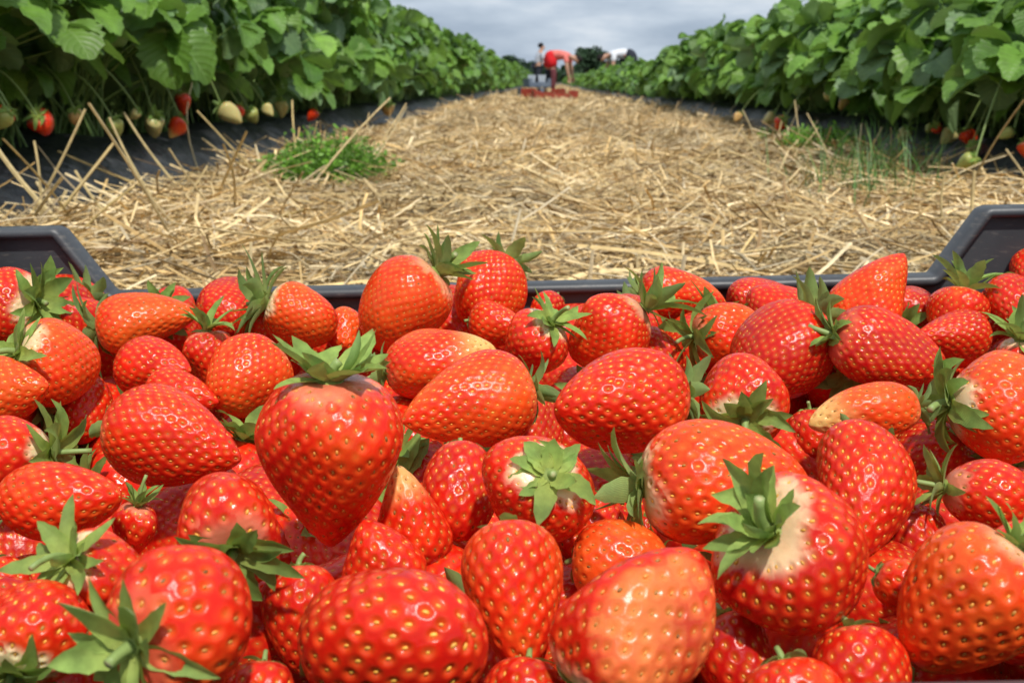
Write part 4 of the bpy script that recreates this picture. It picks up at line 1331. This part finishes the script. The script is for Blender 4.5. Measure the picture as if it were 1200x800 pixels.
def standing_person(loc, rz, s, label):
    root = empty('person', loc, rz); root.scale = (s * 1.3, s * 1.3, s)
    tag(root, label, 'person')
    J = [(0, 0, .95, .13)]; E = []
    def add(p, r_, par):
        J.append((*p, r_)); E.append((par, len(J) - 1)); return len(J) - 1
    sp1 = add((.03, 0, 1.15), .115, 0); sp2 = add((.08, 0, 1.36), .125, sp1); nk = add((.11, 0, 1.49), .052, sp2)
    hd = add((.13, 0, 1.58), .085, nk); hd2 = add((.15, 0, 1.67), .09, hd); add((.245, 0, 1.61), .018, hd)
    arms = []
    for y in (-1, 1):
        sh = add((.08, y * .18, 1.38), .055, sp2); el = add((.10, y * .24, 1.12), .042, sh); wr = add((.28, y * .20, .98), .030, el)
        fingers(J, E, wr, J[wr][:3], (.9, 0, -.3), (0, -y, 0))
        arms.append((sh, el, wr))
    lg = []
    for y in (-1, 1):
        hp = add((0, y * .10, .84), .095, 0); kn = add((.03 * y, y * .11, .48), .06, hp); an = add((0, y * .11, .09), .042, kn); ft = add((.15, y * .13, .04), .036, an)
        lg.append((hp, kn, an, ft))
    skin_mesh('body', J, E, M['skin'], root)
    j = [(0, 0, .90, .165), (.03, 0, 1.15, .155), (.08, 0, 1.36, .160), (.10, 0, 1.44, .09)]; e = [(0, 1), (1, 2), (2, 3)]
    for sh, el, wr in arms:
        i = len(j); j += [(*J[sh][:3], .075), (*J[el][:3], .062)]; e += [(2, i), (i, i + 1)]
    skin_mesh('shirt', j, e, M['greycloth'], root)
    j = [(0, 0, .96, .16)]; e = []
    for hp, kn, an, ft in lg:
        i = len(j); j += [(*J[hp][:3], .112), (*J[kn][:3], .08), (*(np.array(J[an][:3]) + np.array([0, 0, .05])), .066)]; e += [(0, i), (i, i + 1), (i + 1, i + 2)]
    skin_mesh('trousers', j, e, M['dark'], root)
    skin_mesh('belt_bag', [(-.13, -.08, .98, .06), (-.13, .08, .98, .06)], [(0, 1)], M['dark'], root)
    for hp, kn, an, ft in lg:
        skin_mesh('boot', [(*J[an][:2], .10, .055), (*J[an][:2], .05, .05), (*J[ft][:2], .04, .042)], [(0, 1), (1, 2)], M['shoe'], root, 1)
    skin_mesh('hair', [(.05, 0, 1.58, .07), (.08, 0, 1.69, .095), (.17, 0, 1.745, .075)], [(0, 1), (1, 2)], M['hair'], root)
    return root

D1 = 23.5
bent_person((at_y(644, D1), D1, float(gz(D1))), R(-12), 0.83, 'person bending over the row in salmon shirt and red shorts, picking behind a red tray', M['salmon'], M['scarlet'], (M['rose'], M['dark']))  # far leg takes the dark cloth: its shade is put into the colour
D2 = 39.0
standing_person((at_y(630, D2), D2, float(gz(D2))), R(20), 0.88, 'person standing in pale grey shirt and dark trousers behind the bending picker')
D3 = 26.0
bent_person((at_y(737, D3), D3, float(gz(D3)) + 0.0), R(192), 0.92, 'person in white shirt bending behind the right bed, only the back showing', M['white'], M['dark'], (M['dark'], M['dark']))

# red tray and pile of pale punnets by the pickers
def tray(name, loc, rz, w, d, h, mat, label, cat):
    root = empty(name, loc, rz)
    tag(root, label, cat)
    t = 0.012
    mb = MB(); box(mb, (-w / 2, -d / 2, 0.004), (w / 2, d / 2, 0.018)); link('base', mb.mesh('base', (mat,), False), root)
    for y in (-1, 1):
        mb = MB()
        yy = (y * d / 2 - t / 2, y * d / 2 + t / 2)
        box(mb, (-w / 2, yy[0], 0.019), (w / 2, yy[1], h * .62))
        for x in (-1, 1):
            box(mb, (min(x * w / 2, x * w * .36), yy[0] - .001, h * .622), (max(x * w / 2, x * w * .36), yy[1] + .001, h))
        for k in range(7):
            xk = -w * .42 + k * w * .14
            box(mb, (xk - .006, yy[0] - .006, 0.02), (xk + .006, yy[1] + .006, h * .60))
        link('long_side', mb.mesh('long_side', (mat,), False), root)
    for x in (-1, 1):
        mb = MB()
        box(mb, (x * w / 2 - t / 2 - .002, -d / 2 + t, 0.019), (x * w / 2 + t / 2 - .002, d / 2 - t, h))
        link('short_side', mb.mesh('short_side', (mat,), False), root)
    return root
DT = 14.6
tray('tray', (at_y(650, DT), DT, float(gz(DT)) + 0.035), R(6), 0.56, 0.38, 0.105, M['red_plastic'], 'low red plastic picking tray on the straw in front of the bending picker', 'tray')
tray('tray', (at_y(637, DT + 1.1), DT + 1.1, float(gz(DT)) + 0.03), R(-20), 0.52, 0.38, 0.13, M['red_plastic'], 'second red plastic tray just behind the front one, by the pile of punnets', 'tray')
DP = 17.5
for k in range(2):
    tray('crate', (at_y(622 + 7 * k, DP), DP + .25 * k, float(gz(DP)) + 0.02 + .145 * k), R(12 + 10 * k), 0.36, 0.28, 0.14, M['grey_plastic'],
         ['grey-blue picking crate on the straw left of the red trays, lower of two', 'grey-blue picking crate stacked on another left of the red trays'][k], 'crate')
for k in range(4):
    root = empty('punnet', (at_y(622 + 7, DP) - .08 + .16 * (k % 2), DP + .25 - .06 + .12 * (k // 2), float(gz(DP)) + 0.32 - 0.11))
    tag(root, 'pale fruit punnet standing in the upper grey-blue crate', 'punnet', 'pale punnets in the grey-blue crate')
    mb = MB()
    V = []
    for zz, ww in ((0, .045), (.15, .062), (.15, .056), (.01, .04)):
        V += [(-ww, -ww * .8, zz), (ww, -ww * .8, zz), (ww, ww * .8, zz), (-ww, ww * .8, zz)]
    mb.add(np.array(V), np.concatenate([grid_quads(4, 4, True), [(3, 2, 1, 0), (12, 13, 14, 15)]]))
    link('basket', mb.mesh('basket', (M['punnet'],), False), root)

# ------------------------------------------------------------------ far trees
def tree_meshes(seed, h, w):
    g = np.random.default_rng(seed)
    tr, cr = MB(), MB()
    s = np.linspace(0, 1, 7)
    path = np.stack([0.1 * np.sin(s * 3) * w * .2, 0 * s, s * h * 0.7], -1)
    V, Q, T = tube(path, np.linspace(0.045, 0.012, 7) * h, 8)
    tr.add(V, Q, T)
    cl = []
    for i in range(16):
        az = g.uniform(0, 6.28); zf = g.uniform(0.22, 0.92)
        rr = w / 2 * math.sin(PI * min(1, zf * .9 + .1)) ** .6 * g.uniform(.35, .85)
        c = np.array([rr * math.cos(az), rr * math.sin(az), zf * h])
        b0 = np.array([0, 0, max(.15, zf - .25) * h])
        V, Q, T = tube(np.stack([b0, (b0 + c) / 2 + [0, 0, .04 * h], c]), np.array([.014, .009, .004]) * h, 5, False)
        tr.add(V, Q)
        cl.append((c, g.uniform(.13, .24) * w))
    cl.append((np.array([0, 0, .85 * h]), .2 * w))
    for c, r_ in cl:
        n = 130
        d = norm(g.normal(0, 1, (n, 3)))
        P = c + d * r_ * g.uniform(.35, 1.1, (n, 1)) * np.array([1, 1, .8])
        ls = 0.055 * h
        for k in range(n):
            nn = norm(d[k] * .6 + g.normal(0, .6, 3) + np.array([0, 0, .3]))
            a = norm(np.cross(nn, g.normal(0, 1, 3))); b_ = np.cross(nn, a)
            l = ls * g.uniform(.5, 1.2)
            cr.add(P[k] + np.array([a * l, b_ * l * .6, -a * l, -b_ * l * .6]), [(0, 1, 2, 3)], col=np.array([0.030, 0.065, 0.028]) * g.uniform(.55, 1.5))
    return tr.mesh('trunk', (M['bark'],)), cr.mesh('crown', (M['tree'],), False)
TREES = [tree_meshes(60 + k, 1.0, w) for k, w in enumerate((1.0, 0.75, 1.3, 0.9))]
TG = 'trees on the horizon'
spots = []
g = np.random.default_rng(9)
for px in list(range(420, 585, 17)) + [590, 601, 606, 618, 634, 652, 668, 684, 696, 706, 720] + list(range(735, 1010, 19)):
    top = 76 + g.uniform(-4, 6)
    if px in (601, 606): top = 68
    if 680 <= px <= 700: top = 60
    if px > 730: top = 72 + g.uniform(-5, 6)
    Dk = g.uniform(150, 230) if not 680 <= px <= 700 else 110
    spots.append((px + g.uniform(-4, 4), Dk, (95 - top) / F_PX * Dk + 0.3))
tree_lab = 'dark green bushy tree in the line along the horizon'
for k, (px, Dk, h) in enumerate(spots):
    tr, cr = TREES[k % 4]
    o = empty('tree', (at_y(px, Dk), Dk, -0.07), rnd.uniform(0, 6.28))
    o.scale = (h * 1.15, h * 1.15, h)
    lab = tree_lab
    if 680 <= px <= 700: lab = 'taller green tree rising just right of the bending picker'
    tag(o, lab, 'tree', TG)
    link('trunk', tr, o); link('crown', cr, o)
# low far scrub that closes the horizon
mb = MB()
for i in range(9000):
    x = g.uniform(-130, 130); y = g.uniform(170, 240)
    p = np.array([x, y, g.uniform(-0.1, 2.3)])
    nn = norm(g.normal(0, 1, 3) + np.array([0, -0.4, .6])); a = norm(np.cross(nn, g.normal(0, 1, 3))); b_ = np.cross(nn, a)
    l = g.uniform(.5, 1.1)
    mb.add(p + np.array([a * l, b_ * l * .6, -a * l, -b_ * l * .6]), [(0, 1, 2, 3)], col=np.array([0.032, 0.068, 0.030]) * g.uniform(.6, 1.4))
ho = link('undergrowth', mb.mesh('undergrowth', (M['tree'],), False))
tag(ho, 'low dark scrub along the far edge of the field', 'scrub', kind='stuff')

# ------------------------------------------------------------------ light and sky
SUN_EL, SUN_AZ = R(58), R(160)      # azimuth clockwise from +Y; behind the camera, a little to the left
sd = bpy.data.lights.new('sun', 'SUN')
sd.energy = 3.9; sd.angle = R(2.5); sd.color = (1.0, 0.955, 0.88)
sun = bpy.data.objects.new('sun', sd); COL.objects.link(sun)
sv = Vector((math.sin(SUN_AZ) * math.cos(SUN_EL), math.cos(SUN_AZ) * math.cos(SUN_EL), math.sin(SUN_EL)))
sun.rotation_euler = sv.to_track_quat('Z', 'Y').to_euler()
sun.location = (0, -3, 6)
wld = bpy.data.worlds.new('World'); SC.world = wld
wld.use_nodes = True
nt = wld.node_tree
bg = nt.nodes['Background']
sky = node(nt, 'ShaderNodeTexSky', sky_type='NISHITA')
sky.sun_disc = False
sky.sun_elevation = SUN_EL; sky.sun_rotation = SUN_AZ
tc = node(nt, 'ShaderNodeTexCoord')
mp = node(nt, 'ShaderNodeMapping'); mp.inputs['Scale'].default_value = (1.0, 1.0, 3.8)
nt.links.new(tc.outputs['Generated'], mp.inputs['Vector'])
nz = node(nt, 'ShaderNodeTexNoise'); nz.inputs['Scale'].default_value = 3.4; nz.inputs['Detail'].default_value = 7; nz.inputs['Roughness'].default_value = 0.55
nt.links.new(mp.outputs[0], nz.inputs['Vector'])
cl = ramp(nt, nz.outputs[0], [(0.40, (3.9, 4.8, 6.1)), (0.50, (5.7, 6.6, 7.7)), (0.62, (9.0, 9.5, 10.0))])
cover = ramp(nt, nz.outputs[0], [(0.22, 0.80), (0.5, 0.97)])
c = mixc(nt, cover.outputs[0], sky.outputs[0], cl.outputs[0])
nt.links.new(c, bg.inputs['Color'])
bg.inputs['Strength'].default_value = 0.098

SC.view_settings.view_transform = 'Standard'
SC.view_settings.look = 'None'
SC.view_settings.exposure = 0.0
SC.view_settings.gamma = 1.0
SC.view_settings.use_curve_mapping = False
SC.render.engine = 'CYCLES'
SC.cycles.max_bounces = 8
SC.cycles.use_denoising = True
